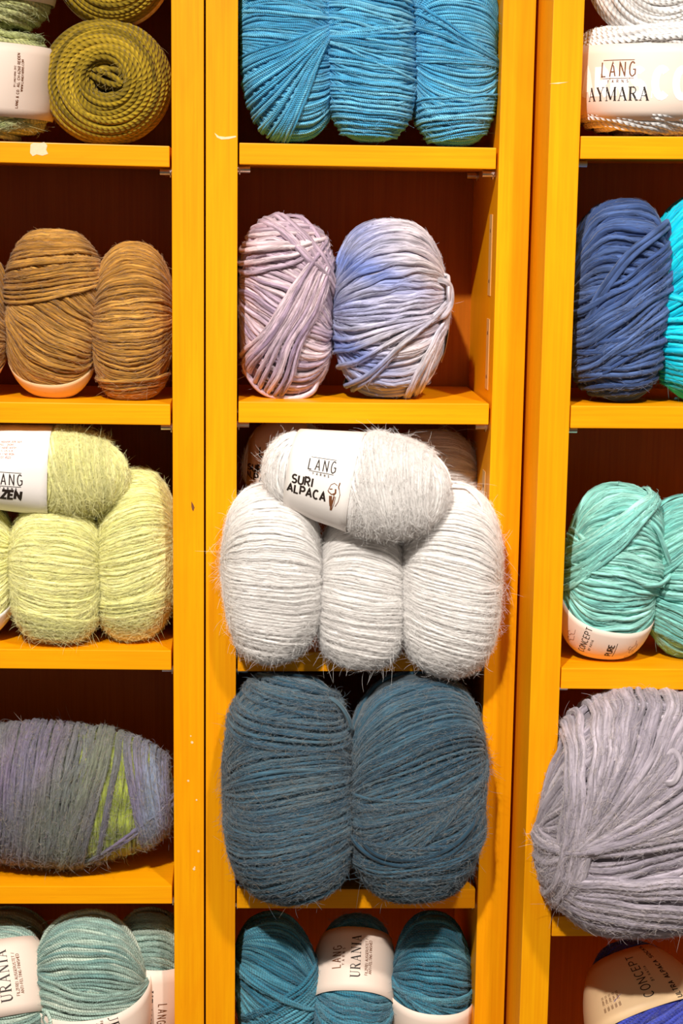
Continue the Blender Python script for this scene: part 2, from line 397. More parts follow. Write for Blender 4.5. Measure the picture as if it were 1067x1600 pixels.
def logo(x, y, h, out):
    """the maker's block: four condensed capitals between two rules, five tiny ones beneath"""
    write('LANG', h, x, y, out, wx=.68, gap=.33, wt=.10)
    w = h * 1.18
    rule(x - w, x + w, y + h * .64, h * .05, out); rule(x - w, x + w, y - h * .64, h * .05, out)
    write('YARNS', h * .2, x, y - h * .84, out, gap=1.25, wt=.22)

# ------------------------------------------------------------------ yarn
class Body:
    """rounded wound body in its own frame: x right, y depth, z up (metres)"""
    def __init__(s, hw, hd, hh, p=2.3, q=2.4, lump=0.03, egg=0.0, seed=0, cinch=()):
        s.cinch = cinch
        s.s = np.array([hw, hd, hh]); s.p = p; s.q = q; s.egg = egg
        r = np.random.default_rng(seed + 77)
        s.w = r.normal(size=(7, 3)) * 2.1; s.ph = r.uniform(0, 6.28, 7); s.amp = lump
    def g(s, P):
        X = P / s.s
        e = 1 + s.egg * X[..., 2]
        x = np.abs(X[..., 0]) / e; y = np.abs(X[..., 1]) / e; z = np.abs(X[..., 2])
        v = ((x ** s.p + y ** s.p) ** (s.q / s.p) + z ** s.q) ** (1 / s.q)
        d = P / (np.linalg.norm(P, axis=-1, keepdims=True) + 1e-9)
        b = np.sin(d @ s.w.T + s.ph).sum(-1) / 3.0
        for (z0, w, a) in s.cinch: v = v * (1 + a * np.exp(-((X[..., 2] - z0) / w) ** 4))
        return v / (1 + s.amp * b)
    def hit(s, C, D):
        """distance along D from C (inside) to the surface"""
        lo = np.zeros(D.shape[:-1]); hi = np.full(D.shape[:-1], 4 * s.s.max())
        for _ in range(24):
            mid = (lo + hi) / 2
            ins = s.g(C + D * mid[..., None]) < 1
            lo = np.where(ins, mid, lo); hi = np.where(ins, hi, mid)
        return (lo + hi) / 2
    def normal(s, P):
        e = s.s.min() * 0.02; n = np.zeros_like(P)
        for i in range(3):
            d = np.zeros(3); d[i] = e
            n[..., i] = s.g(P + d) - s.g(P - d)
        return n / (np.linalg.norm(n, axis=-1, keepdims=True) + 1e-12)

class Acc:
    """collects strands into one mesh"""
    def __init__(s): s.v = []; s.f = []; s.a = []; s.c = []; s.n = 0
    def tubes(s, P, Nn, r, colr, full=False, low=False):
        """P, Nn: (n, M, 3) open polylines with outward normals; r: (n, M); colr: (n, M, 3)"""
        n, M, _ = P.shape
        T = np.gradient(P, axis=1); T /= np.linalg.norm(T, axis=-1, keepdims=True) + 1e-12
        B = np.cross(T, Nn); B /= np.linalg.norm(B, axis=-1, keepdims=True) + 1e-12
        Nn = np.cross(B, T)
        an = np.radians([-25, 38, 90, 142, 205]) if not full else np.radians([0, 60, 120, 180, 240, 300, 360])
        if low: an = np.radians([-5, 60, 120, 185])
        k = len(an)
        V = P[:, :, None] + r[:, :, None, None] * (np.cos(an)[None, None, :, None] * B[:, :, None] + np.sin(an)[None, None, :, None] * 0.92 * Nn[:, :, None])
        L = np.concatenate([np.zeros((n, 1)), np.cumsum(np.linalg.norm(np.diff(P, axis=1), axis=-1), 1)], 1) / (r.mean(1, keepdims=True) + 1e-9)
        rnd = rng.random((n, 1))
        A = np.zeros((n, M, k, 3)); A[..., 0] = (L + rnd * 40)[:, :, None]; A[..., 1] = np.linspace(0, 1, k); A[..., 2] = rnd[:, :, None]
        idx = (np.arange(n * M * k) + s.n).reshape(n, M, k)
        s.f.append(np.stack([idx[:, :-1, :-1], idx[:, 1:, :-1], idx[:, 1:, 1:], idx[:, :-1, 1:]], -1).reshape(-1, 4)[:, ::-1])
        s.v.append(V.reshape(-1, 3)); s.a.append(A.reshape(-1, 3)); s.c.append(np.repeat(colr[:, :, None], k, 2).reshape(-1, 3)); s.n += n * M * k
    def grid(s, P, colr):
        n, M, _ = P.shape
        idx = (np.arange(n * M) + s.n).reshape(n, M)
        s.f.append(np.stack([idx[:-1, :-1], idx[1:, :-1], idx[1:, 1:], idx[:-1, 1:]], -1).reshape(-1, 4))
        s.v.append(P.reshape(-1, 3)); s.a.append(np.zeros((n * M, 3))); s.c.append(np.tile(colr, (n * M, 1))); s.n += n * M
    def mesh(s, name):
        V = np.concatenate(s.v).astype(np.float32); Fc = np.concatenate(s.f).astype(np.int32)
        me = bpy.data.meshes.new(name)
        me.vertices.add(len(V)); me.vertices.foreach_set('co', V.ravel())
        me.loops.add(Fc.size); me.loops.foreach_set('vertex_index', Fc.ravel())
        me.polygons.add(len(Fc)); me.polygons.foreach_set('loop_start', np.arange(0, Fc.size, 4, dtype=np.int32))
        me.polygons.foreach_set('use_smooth', np.ones(len(Fc), dtype=bool))
        a = me.attributes.new('strand', 'FLOAT_VECTOR', 'POINT'); a.data.foreach_set('vector', np.concatenate(s.a).astype(np.float32).ravel())
        c = np.concatenate(s.c); c = np.concatenate([c, np.ones((len(c), 1))], 1).astype(np.float32)
        a = me.attributes.new('dye', 'FLOAT_COLOR', 'POINT'); a.data.foreach_set('color', c.ravel())
        me.update(calc_edges=True); me.validate()
        return me

def smooth_noise(P, freq, seed):
    r = np.random.default_rng(seed); out = 0
    for k in range(5):
        w = r.normal(size=3) * freq * (1 + 0.5 * k); out = out + np.sin(P @ w + r.uniform(0, 6.28)) / (1 + 0.4 * k)
    return out / 2.2
def rotxy(ang):
    """turns clockwise in the picture by ang degrees (about the depth axis)"""
    a = math.radians(ang); c, s_ = math.cos(a), math.sin(a)
    return np.array([[c, 0, s_], [0, 1, 0], [-s_, 0, c]])
def rotyz(ang):
    """leans the top towards the viewer by ang degrees"""
    a = math.radians(ang); c, s_ = math.cos(a), math.sin(a)
    return np.array([[1, 0, 0], [0, c, -s_], [0, s_, c]])

def loops(body, fam, r, M=72, seed=0):
    """wraps of a strand: each wrap is the cut of the body with one plane of the family"""
    q = np.random.default_rng(seed)
    n = fam['n']; t = (np.arange(n) + 0.5) / n
    t = np.clip(t + q.normal(0, fam.get('jit', 0.38) / n, n), 0, 1)
    lerp = lambda k, d: np.asarray(fam.get(k, d)[0], float) + np.multiply.outer(t, np.asarray(fam.get(k, d)[1], float) - np.asarray(fam.get(k, d)[0], float))
    roll = np.radians(lerp('roll', (0, 0)) + q.normal(0, fam.get('rj', 1.5), n)); fan = np.radians(lerp('fan', (0, 0)))
    c = lerp('c', ((0, 0, 0), (0, 0, 0))) * body.s
    d = np.stack([np.cos(roll), 0 * roll, -np.sin(roll)], 1); nz = np.stack([np.sin(roll), 0 * roll, np.cos(roll)], 1)
    nn = np.cos(fan)[:, None] * nz + np.sin(fan)[:, None] * np.array([0, 1.0, 0])
    C = nn * (c * nn).sum(1, keepdims=True)
    ok = body.g(C) < 0.93
    nn, C, d, n = nn[ok], C[ok], d[ok], int(ok.sum())
    e2 = np.cross(nn, d)
    th = np.linspace(0, 2 * np.pi, M + 1) + np.pi / 2
    D = np.cos(th)[None, :, None] * d[:, None] + np.sin(th)[None, :, None] * e2[:, None]
    P = C[:, None] + D * body.hit(np.broadcast_to(C[:, None], D.shape), D)[..., None]
    # neighbouring wraps drift together, each wrap also wanders a little by itself
    fr = 1.0 / body.s.mean()
    sh = smooth_noise(P, 2.6 * fr, seed + 3) * fam.get('drift', 1.0) * r
    ph = q.uniform(0, 6.28, (n, 3, 1)); w = np.array([1, 2, 4])[None, :, None]
    sh = sh + (np.sin(w * th[None, None] + ph) * np.array([.6, .4, .25])[None, :, None]).sum(1) * r * fam.get('wander', 0.45)
    P = P + nn[:, None] * sh[..., None]
    P = P / np.maximum(body.g(P), 1e-3)[..., None]
    Nn = body.normal(P)
    lift = r * (fam.get('lift', 0.0) + q.normal(0, 0.28, (n, 1)) + 0.25 * smooth_noise(P, 6 * fr, seed + 9))
    P = P + Nn * lift[..., None]
    rr = np.full((n, M + 1), r) * q.uniform(0.82, 1.14, (n, 1)) * (1 + 0.14 * smooth_noise(P, 9 * fr, seed + 5))
    return P, Nn, rr

def dye(P, pal, seed, along=30.0, mode=None, body=None):
    """strand colours: palette mixed per wrap and softly along the strand"""
    q = np.random.default_rng(seed + 21); pal = np.array(pal); n, M = P.shape[:2]
    if mode is not None:
        base = mode(P / body.s)
        x = q.normal(0, 0.06, (n, 1)) + 0.05 * smooth_noise(P, along * 3, seed)
        return np.clip(base * (1 + x[..., None]), 0, 1)
    x = q.uniform(0, 1, (n, 1)) * 0.6 + 0.4 * (0.5 + 0.5 * smooth_noise(P, along, seed))
    x = np.clip(x, 0, 1) * (len(pal) - 1); i = np.clip(x.astype(int), 0, len(pal) - 2); fr = (x - i)[..., None]
    return pal[i] * (1 - fr) + pal[i + 1] * fr

def hairs(name, parent, roots, nrm, length, colr, seed, rad=0.00009, lay=0.8, droop=0.2, npt=5, tan=None, spread=0.3, hvar=(.65, 1.5)):
    q = np.random.default_rng(seed + 5); n = len(roots)
    tdir = q.normal(size=(n, 3)); tdir -= nrm * (tdir * nrm).sum(1, keepdims=True); tdir /= np.linalg.norm(tdir, axis=1, keepdims=True) + 1e-9
    if tan is not None:
        tdir = tan * q.choice([-1, 1], (n, 1)) + tdir * spread * np.abs(q.normal(0, 1, (n, 1))); tdir /= np.linalg.norm(tdir, axis=1, keepdims=True) + 1e-9
    L = length * q.uniform(0.35, 1.3, n)[:, None]
    up = np.abs(q.normal(0, 1 - lay, (n, 1))) + 0.06
    stray = q.random((n, 1)) < 0.022                    # a few long fibres stand well off the ball
    up = np.where(stray, up + q.uniform(.3, .9, (n, 1)), up); L = np.where(stray, L * 1.6, L)
    curl = q.normal(0, 0.55, (n, 3)) * np.where(stray, 2.4, min(1.0, 0.4 + spread))
    t = np.linspace(0, 1, npt)[None, :, None]
    P = roots[:, None] + L[:, None] * (t * tdir[:, None] * lay + (t - 0.45 * t * t) * up[:, None] * nrm[:, None] + 0.5 * t * t * curl[:, None] * (1 - 0.4 * lay))
    P = P - nrm[:, None] * (0.5 * t * t * L[:, None] ** 2 / max(1e-6, 0.06))
    P[..., 2] -= (t[..., 0] ** 2) * L * droop * up
    colr = colr * q.uniform(hvar[0], hvar[1], (n, 1))

    cu = bpy.data.hair_curves.new(name); cu.add_curves([npt] * n)
    cu.attributes['position'].data.foreach_set('vector', P.astype(np.float32).ravel())
    ra = cu.attributes.get('radius') or cu.attributes.new('radius', 'FLOAT', 'POINT')
    rr = np.repeat(rad * np.array([[1.0] * (npt - 1) + [0.4]]), n, 0).astype(np.float32)
    ra.data.foreach_set('value', rr.ravel())
    c = np.repeat(colr[:, None], npt, 1); c = np.concatenate([c, np.ones((n, npt, 1))], 2).astype(np.float32)
    a = cu.attributes.new('dye', 'FLOAT_COLOR', 'POINT'); a.data.foreach_set('color', c.ravel())
    cu.materials.append(M_FUZZ)
    o = bpy.data.objects.new(name, cu); col.objects.link(o); o.parent = parent
    tag(o, kind='stuff')
    return o

def band_part(root, body, Rl, roll, lean, s0, s1, off, mat, s_px, items=(), rot=90, turn=0.0, th_range=None, Kn=96, slack=1.0):
    """paper band round the body, square to an axis given by roll (clockwise) and lean (to the viewer); items: (draw function, ink)"""
    ax = rotxy(roll) @ rotyz(lean) @ np.array([0, 0, 1.0])
    sup = np.sqrt(((ax * body.s) ** 2).sum())
    d0 = np.array([0, -1.0, 0]); d0 = d0 - ax * (d0 @ ax); d0 /= np.linalg.norm(d0)
    eu = np.cross(ax, d0)
    a0 = math.radians(turn); d0, eu = math.cos(a0) * d0 + math.sin(a0) * eu, -math.sin(a0) * d0 + math.cos(a0) * eu
    th = np.linspace(-math.pi, math.pi, Kn + 1) if th_range is None else np.linspace(math.radians(th_range[0]), math.radians(th_range[1]), Kn + 1)
    D = np.cos(th)[:, None] * d0 + np.sin(th)[:, None] * eu
    nv = 9
    ss = np.linspace(s0, s1, nv)
    rad_ = np.stack([body.hit(np.broadcast_to(ax * sup * s_, D.shape), D) for s_ in ss], 0) + off
    fl = rad_[0] + (rad_[-1] - rad_[0]) * np.linspace(0, 1, nv)[:, None]
    rad_ = np.maximum(rad_, fl)
    rows = np.stack([ax * sup * s_ + D * rad_[j][:, None] for j, s_ in enumerate(ss)], 0)      # (nv, n, 3)
    Lm = rows[nv // 2]
    seg = np.linalg.norm(np.diff(Lm, axis=0), axis=1); cum = np.concatenate([[0], np.cumsum(seg)]); cum -= np.interp(0, th, cum)
    wl = np.concatenate([[0], np.cumsum(np.linalg.norm(np.diff(rows, axis=0), axis=-1)[:, len(th) // 2])]); wid = wl[-1]
    def P_at(u, v, lift):
        i = np.interp(u, cum, np.arange(len(cum))); a = np.clip(i.astype(int), 0, len(cum) - 2); f = (i - a)[:, None]
        j = np.interp(v + wid / 2, wl, np.arange(nv)); b_ = np.clip(j.astype(int), 0, nv - 2); g_ = (j - b_)[:, None]
        A = rows[b_, a] * (1 - f) + rows[b_, a + 1] * f; Bq = rows[b_ + 1, a] * (1 - f) + rows[b_ + 1, a + 1] * f
        t = rows[b_, a + 1] - rows[b_, a]; nn = np.cross(t, Bq - A); nn /= np.linalg.norm(nn, axis=1, keepdims=True) + 1e-12
        return A * (1 - g_) + Bq * g_ + nn * lift
    us = cum; T_ = 0.00018
    out = []
    for lift in (T_, -T_):
        out.append(np.stack([P_at(us, np.full(len(us), wl[j] - wid / 2), lift) for j in range(nv)], 1))
    A, Bq = out
    n = len(us)
    V = np.concatenate([A.reshape(-1, 3), Bq.reshape(-1, 3)]) @ Rl.T
    ia = np.arange(n * nv).reshape(n, nv); ib = ia + n * nv
    Fc = [np.stack([ia[:-1, :-1], ia[1:, :-1], ia[1:, 1:], ia[:-1, 1:]], -1).reshape(-1, 4),
          np.stack([ib[:-1, :-1], ib[:-1, 1:], ib[1:, 1:], ib[1:, :-1]], -1).reshape(-1, 4),
          np.stack([ia[:-1, 0], ib[:-1, 0], ib[1:, 0], ia[1:, 0]], -1), np.stack([ia[:-1, -1], ia[1:, -1], ib[1:, -1], ib[:-1, -1]], -1)]
    me = bpy.data.meshes.new('paper_band'); me.from_pydata(V.tolist(), [], np.concatenate(Fc).tolist())
    for p_ in me.polygons: p_.use_smooth = True
    o = link('paper_band', me, root, mat)
    for draw, ink in items:
        buf = ([], []); draw(buf)
        q = np.array(buf[0]) * s_px
        if rot == 90: u, v = -q[:, 1], q[:, 0]
        elif rot == -90: u, v = q[:, 1], -q[:, 0]
        else: u, v = q[:, 0], q[:, 1]
        keep = np.abs(v) < wid / 2
        W = P_at(u, v, T_ + 0.00022) @ Rl.T
        fcs = [f for f in buf[1] if all(keep[i] for i in f)]
        if not fcs: continue
        me = bpy.data.meshes.new('lettering'); me.from_pydata(W.tolist(), [], fcs)
        t_ = link('lettering', me, o, ink); tag(t_, kind='stuff')
    return o

def ball(name, label, cat, cx, cy, hw, hh, hd, Y, pal, fams, r, mat, tilt=0.0, p=2.3, q=2.4, egg=0.0, lump=0.03, rest=None,
         fuzz=6000, flen=9, spread=0.3, hvar=(.65, 1.5), hpal=None, yaw=0.0, cinch=(), bands=(), tails=(), group=None, seed=0, mode=None, M=72, lay=0.86, frad=0.00008, along=30.0, lean=0.0):
    """cx, cy, hw, hh, hd, r: photo pixels at depth Y (pixels behind the cabinet front); rest: (cabinet, shelf) it stands on"""
    Yw = Y * K
    C = at(cx, cy, Yw); s = mpp(C)
    hz = hh * s
    if rest:
        fz = floor_z(rest[0], rest[1], C[0]) + 0.0004 + rest[2] * s if len(rest) > 2 else floor_z(rest[0], rest[1], C[0]) + 0.0006
        top = C[2] + hz; hz = (top - fz) / 2; C[2] = (top + fz) / 2
    rw = r * s
    body = Body(hw * s - rw * .6, hd * s - rw * .6, hz - rw * .6, p, q, lump, egg, seed, cinch)
    ya = math.radians(yaw); Rl = np.array([[math.cos(ya), math.sin(ya), 0], [-math.sin(ya), math.cos(ya), 0], [0, 0, 1]]) @ rotyz(lean) @ rotxy(tilt)
    zlow = C[2] - hz if not tilt else C[2] - hw * s
    root = empty(name, (C[0], C[1], zlow))
    tag(root, label, cat, group)
    off = np.array([0, 0, C[2] - zlow])
    acc = Acc()
    th = np.linspace(0, 2 * np.pi, 33); ph = np.linspace(-np.pi / 2, np.pi / 2, 17)
    D = np.stack([np.cos(ph)[:, None] * np.cos(th), np.cos(ph)[:, None] * np.sin(th), np.sin(ph)[:, None] * np.ones_like(th)], -1)
    core = D * (body.hit(np.zeros_like(D), D) - rw * 0.55)[..., None]
    mc = np.array(pal).mean(0) if mode is None else mode(np.zeros((1, 3)))[0]
    acc.grid(core @ Rl.T + off, mc * 0.9)
    strands = []
    under = dict(fams[0]); under.update(n=int(fams[0]['n'] * .8), lift=fams[0].get('lift', 0) - .75, jit=.1)
    P, Nn, rr = loops(body, under, rw * under.get('rs', 1.0), 36, seed * 31 + 17)      # the layer beneath
    acc.tubes(P @ Rl.T + off, Nn @ Rl.T, rr * 1.1, dye(P, under.get('pal', pal), seed * 7 + 5, along, under.get('mode', mode), body), low=True)
    for k, fam in enumerate(fams):
        P, Nn, rr = loops(body, fam, rw * fam.get('rs', 1.0), M, seed * 31 + k)
        cl = dye(P, fam.get('pal', pal), seed * 7 + k, along, fam.get('mode', mode), body)
        acc.tubes(P @ Rl.T + off, Nn @ Rl.T, rr, cl)
        strands.append((P[:, :-1].reshape(-1, 3), (P[:, 1:] - P[:, :-1]).reshape(-1, 3), Nn[:, :-1].reshape(-1, 3), cl[:, :-1].reshape(-1, 3)))
    w = link('wound_yarn', acc.mesh('wound_yarn'), root, mat); tag(w, kind='stuff')
    # single loose strands laid over the surface; points in units of the half width and half height
    for tl in tails:
        pts = np.array(tl['pts'], float); rt = tl.get('r', r) * s
        tt = np.linspace(0, len(pts) - 1, 40)
        def cr(c):
            i = np.clip(tt.astype(int), 0, len(pts) - 2); f = tt - i
            g_ = lambda j: c[np.clip(j, 0, len(pts) - 1)]
            p0, p1, p2, p3 = g_(i - 1), g_(i), g_(i + 1), g_(i + 2)
            return 0.5 * ((2 * p1) + (-p0 + p2) * f + (2 * p0 - 5 * p1 + 4 * p2 - p3) * f * f + (-p0 + 3 * p1 - 3 * p2 + p3) * f ** 3)
        X, Z = cr(pts[:, 0]) * body.s[0], cr(pts[:, 1]) * body.s[2]
        S = np.stack([X, 0 * X, Z], 1); g_ = body.g(S); S = np.where((g_ > 0.96)[:, None], S * (0.96 / g_)[:, None], S)
        Dn = np.tile(np.array([0, -1.0, 0]), (40, 1))
        P = S + Dn * body.hit(S, Dn)[:, None]; Nn = body.normal(P)
        hgt = rt * 0.9 + (cr(pts[:, 2]) * s if pts.shape[1] > 2 else np.zeros(40))
        if not tl.get('free'): hgt = hgt - 3.0 * rt * np.interp(np.linspace(0, 1, 40), [0, .14, .86, 1], [1, 0, 0, 1])   # both ends slip under the wraps
        P = P + Nn * hgt[:, None]
        a2 = Acc(); cl = dye(P[None], pal, seed + 3, along, mode, body) * tl.get('tint', 1.05)
        a2.tubes((P @ Rl.T + off)[None], (Nn @ Rl.T)[None], np.full((1, 40), rt) * np.interp(np.linspace(0, 1, 40), [0, .04, .96, 1], [.5, 1, 1, .5]), np.clip(cl, 0, 1), True)
        link('yarn_tail', a2.mesh('yarn_tail'), root, mat)
    for b in bands:
        band_part(root, body, Rl, b.get('roll', 0), b.get('lean', 0), b['s0'], b['s1'], rw * b.get('off', 1.5), b.get('mat', M_PAPER), s,
                  b.get('items', ()), b.get('rot', 90), b.get('turn', 0.0), b.get('th'), slack=b.get('slack', 1.0))
        tw = root.children[-1]
    if bands:                                          # bands were built about the body centre
        for ch in root.children:
            if ch.name.startswith('paper_band'): ch.location = Vector(off)
    if fuzz:
        qn = np.random.default_rng(seed + 900)
        Pa, Ta, Na, Ca = [np.concatenate(z_) for z_ in zip(*strands)]
        ok = np.where((Na[:, 1] < 0.35) & (qn.random(len(Na)) < 0.55 + 0.45 * (Na[:, 1] < 0)))[0]
        for b in bands:                                # no loose fibres under a paper band
            if b.get('th') is None:
                ax = rotxy(b.get('roll', 0)) @ rotyz(b.get('lean', 0)) @ np.array([0, 0, 1.0]); sup = np.sqrt(((ax * body.s) ** 2).sum())
                sv = (Pa[ok] @ ax) / sup; ok = ok[(sv < b['s0'] - .05) | (sv > b['s1'] + .05)]
        i = qn.choice(ok, fuzz); f = qn.random((fuzz, 1)) * 0.9
        P = Pa[i] + Ta[i] * f; T = Ta[i] / (np.linalg.norm(Ta[i], axis=1, keepdims=True) + 1e-12)
        bi = np.cross(T, Na[i]); k = qn.uniform(-.9, .9, (fuzz, 1))
        P = P + rw * (bi * k + Na[i] * np.sqrt(1 - k * k) * 0.95)
        hc = np.clip(Ca[i], 0, 1)
        if hpal is not None: hc = np.where(qn.random((fuzz, 1)) < .5, np.array(hpal)[qn.integers(0, len(hpal), fuzz)], hc)
        hairs('fuzz', root, P @ Rl.T + off, Na[i] @ Rl.T, flen * s, hc, seed, frad, lay, tan=T @ Rl.T, spread=spread, hvar=hvar)
    return root, body, off

def cake(label, cx, cy, hw, hh, hd, Y, pal, r, mat, seed, rings=26, hole=0.16, fuzz=250, group=None, bands=(), p=2.7, hx=0.05, hz=0.05, rest=None):
    """flat-wound cake with its coiled end turned to the viewer"""
    C = at(cx, cy, Y * K); s = mpp(C); a, c, b = hw * s, hh * s, hd * s; rw = r * s
    if rest:
        fz = floor_z(rest[0], rest[1], C[0]) + 0.0005; top = C[2] + c; c = (top - fz) / 2; C[2] = (top + fz) / 2
    root = empty('yarn_cake', (C[0], C[1], C[2] - c)); tag(root, label, 'yarn', group)
    off = np.array([0, 0, c]); q = np.random.default_rng(seed)
    phi = np.linspace(math.radians(84), math.radians(-84), 160)
    rho = np.cos(phi) ** (2 / p); yy = -np.sign(np.sin(phi)) * np.abs(np.sin(phi)) ** (2 / p)
    # the front dips into the hollow middle
    yy = yy + np.where(phi > 0, 0.9 * np.clip(1 - rho / (hole * 2.2), 0, 1) ** 1.3, 0)
    ln = np.concatenate([[0], np.cumsum(np.hypot(np.diff(rho) * (a + c) / 2, np.diff(yy) * b))])
    n = int(ln[-1] / (rw * 1.62)); t = np.linspace(0.02, 0.98, n) * ln[-1]
    M = 120; th = np.linspace(0, 2 * np.pi, M + 1)
    acc = Acc()
    for layer in range(2):
        tt = t + (rw * 0.8 if layer else 0)
        ph = q.uniform(0, 6.28, (n, 3, 1)); w = np.array([1, 2, 3])[None, :, None]
        wob = (np.sin(w * th + ph) * np.array([.9, .55, .3])[None, :, None]).sum(1) * rw * (0.75 if layer == 0 else 1.1)
        wob = wob * np.sin(th / 2)[None] ** 0.5
        spiral = (th / (2 * np.pi) - 0.5)[None] * (t[1] - t[0])
        L = np.clip(tt[:, None] + wob + spiral, 0, ln[-1])
        rh, y_ = np.interp(L, ln, rho), np.interp(L, ln, yy)
        d1 = np.interp(L + 1e-4, ln, rho) - np.interp(L - 1e-4, ln, rho); d2 = np.interp(L + 1e-4, ln, yy) - np.interp(L - 1e-4, ln, yy)
        fade = np.clip(1 - rh / 0.6, 0, 1)
        ct, st = np.cos(th)[None], np.sin(th)[None]
        P = np.stack([a * (rh * ct + fade * hx), b * y_ + 0 * ct, c * (rh * st + fade * hz)], -1)
        nr, ny = -d2 * b, d1 * (a + c) / 2
        sg = np.where(nr * rh - 0 * ny >= 0, 1, 1)
        Nn = np.stack([-nr * ct * -1 / 1.0, ny + 0 * ct, nr * st], -1)
        Nn = np.stack([nr * ct, ny + 0 * ct, nr * st], -1)
        # make the normals point out of the wound body
        mid = np.stack([0.55 * a * ct + 0 * rh, 0.15 * b * ct * 0 + 0 * rh, 0.55 * c * st + 0 * rh], -1)
        flip = np.sign(((P - mid) * Nn).sum(-1, keepdims=True)); flip[flip == 0] = 1
        Nn = Nn * flip; Nn /= np.linalg.norm(Nn, axis=-1, keepdims=True) + 1e-12
        P = P - Nn * rw * (0.5 if layer == 0 else 0.85)
        rr = np.full((n, M + 1), rw) * q.uniform(0.92, 1.1, (n, 1))
        acc.tubes(P + off, Nn, rr, dye(P, pal, seed + layer, 40))
    t2 = np.linspace(0, 2 * np.pi, 33); p2 = np.linspace(-np.pi / 2, np.pi / 2, 13)
    D = np.stack([np.cos(p2)[:, None] * np.cos(t2) * a * .9, np.cos(p2)[:, None] * np.sin(t2) * b * .62 + b * .25, np.sin(p2)[:, None] * np.ones_like(t2) * c * .9], -1)
    acc.grid(D + off, np.array(pal[0]) * .8)
    # a few slack inner turns lie across the hollow
    M2 = 60; t3 = np.linspace(0, 2 * np.pi, M2 + 1)
    for k in range(9):
        ra, rb = q.uniform(.10, .30), q.uniform(.06, .2); ro = q.uniform(-.5, .5); cxk, czk = q.normal(hx, .05), q.normal(hz, .04)
        X, Z = ra * np.cos(t3), rb * np.sin(t3); X, Z = X * math.cos(ro) - Z * math.sin(ro), X * math.sin(ro) + Z * math.cos(ro)
        P = np.stack([a * (cxk + X), -b * (.30 + .07 * k + .08 * np.sin(t3 + k)), c * (czk + Z)], -1)[None]
        acc.tubes(P + off, np.tile(np.array([0, -1.0, 0]), P.shape[:2] + (1,)), np.full((1, M2 + 1), rw * .95), dye(P, pal, seed + k, 40))
    w = link('wound_yarn', acc.mesh('wound_yarn'), root, mat); tag(w, kind='stuff')
    body = Body(a, b, c, 2.0, 2.0, 0, 0, seed)
    for bd in bands:
        ob = band_part(root, Body(a, b, c, 2.0, 2.0, 0, 0, seed), np.eye(3), bd.get('roll', 0), bd['lean'], bd['s0'], bd['s1'], 0.0015, bd.get('mat', M_PAPER), s, bd.get('items', ()), bd.get('rot', 0), bd.get('turn', 0.0))
        ob.location = Vector(off)
    d = q.normal(size=(fuzz, 3)); d[:, 1] -= 0.5; d /= np.linalg.norm(d, axis=1, keepdims=True)
    P = d * body.hit(np.zeros_like(d), d)[:, None]; Nn = body.normal(P)
    hairs('fuzz', root, P * 1.0 + off, Nn, 12 * s, dye(P[:, None], pal, seed, 30)[:, 0], seed)
    return root

# ------------------------------------------------------------------ colours
def pal(*c): return [np.clip(lin(*x) * 1.22, 0, 0.92) for x in c]
OLIVE = pal((96, 78, 10), (140, 114, 18), (170, 140, 36)); SAGE = pal((128, 140, 84), (168, 172, 112), (186, 184, 130))
BROWN = pal((112, 72, 22), (156, 110, 44), (186, 138, 66)); LIME = pal((192, 190, 116), (214, 210, 142), (226, 221, 164))
BLUE = pal((40, 118, 160), (70, 154, 194), (116, 186, 212)); MAUVE = pal((124, 104, 128), (168, 147, 160), (198, 178, 180))
WHITE = pal((205, 201, 198), (217, 213, 210), (226, 222, 219)); SLATE = pal((22, 46, 60), (36, 64, 82), (52, 82, 98), (84, 96, 100))
TEAL = pal((24, 72, 94), (44, 104, 126), (82, 140, 156)); PALEAQUA = pal((92, 130, 126), (140, 164, 152), (188, 196, 180))
CREAM = pal((196, 192, 192), (222, 218, 214), (238, 234, 230)); NAVY = pal((30, 46, 86), (48, 68, 112), (74, 94, 138))
TURQ = pal((0, 140, 172), (0, 172, 196), (20, 196, 212)); AQUA = pal((92, 158, 152), (120, 180, 170), (150, 200, 188))
LILAC = pal((128, 120, 131), (150, 141, 151), (172, 163, 170)); ROYAL = pal((36, 40, 116), (54, 64, 156), (78, 90, 184))
def wind(n, r0=0, r1=0, z=0.25, f=84, **k):
    return dict(n=n, fan=(-f, f), c=((0, 0, -z), (0, 0, z)), roll=(r0, r1), **k)
def over(n, c0, c1, r0, r1, f0=0, f1=0, lift=1.3, **k):
    return dict(n=n, c=(c0, c1), roll=(r0, r1), fan=(f0, f1), lift=lift, **k)
def stack(n, z0=-.92, z1=.92, r0=0, r1=0, **k):
    return dict(n=n, c=((0, 0, z0), (0, 0, z1)), roll=(r0, r1), **k)

# ------------------------------------------------------------------ left bookcase, top compartment
cake('olive green yarn cake with its coiled end facing out, standing on the shelf', 167, 128, 100, 94, 62, 64, OLIVE, 5.2, M_TWIST, 1, group='olive yarn cakes', rest=('L', 1))
cake('olive green yarn cake with a cream paper band, resting on top of another olive cake', 176, -52, 90, 92, 62, 74, OLIVE, 5.2, M_TWIST, 2, group='olive yarn cakes',
     bands=[dict(lean=90, s0=-.42, s1=.42, mat=M_PAPER, rot=0, turn=0,
                 items=[(lambda b: write('LANGYARNS', 26, 60, 0, b, wt=.2), M_KRAFT)])])
def sage_print(b):
    write('LANG & CO. AG, CH-6260 REIDEN', 4.0, 0, -54, b, wt=.2, gap=.25); write('WWW.LANGYARNS.COM', 3.4, 8, -60, b, wt=.2, gap=.25)
    write('BY LANGYARNS 2012', 2.6, 6, -48, b, wt=.16, gap=.2)
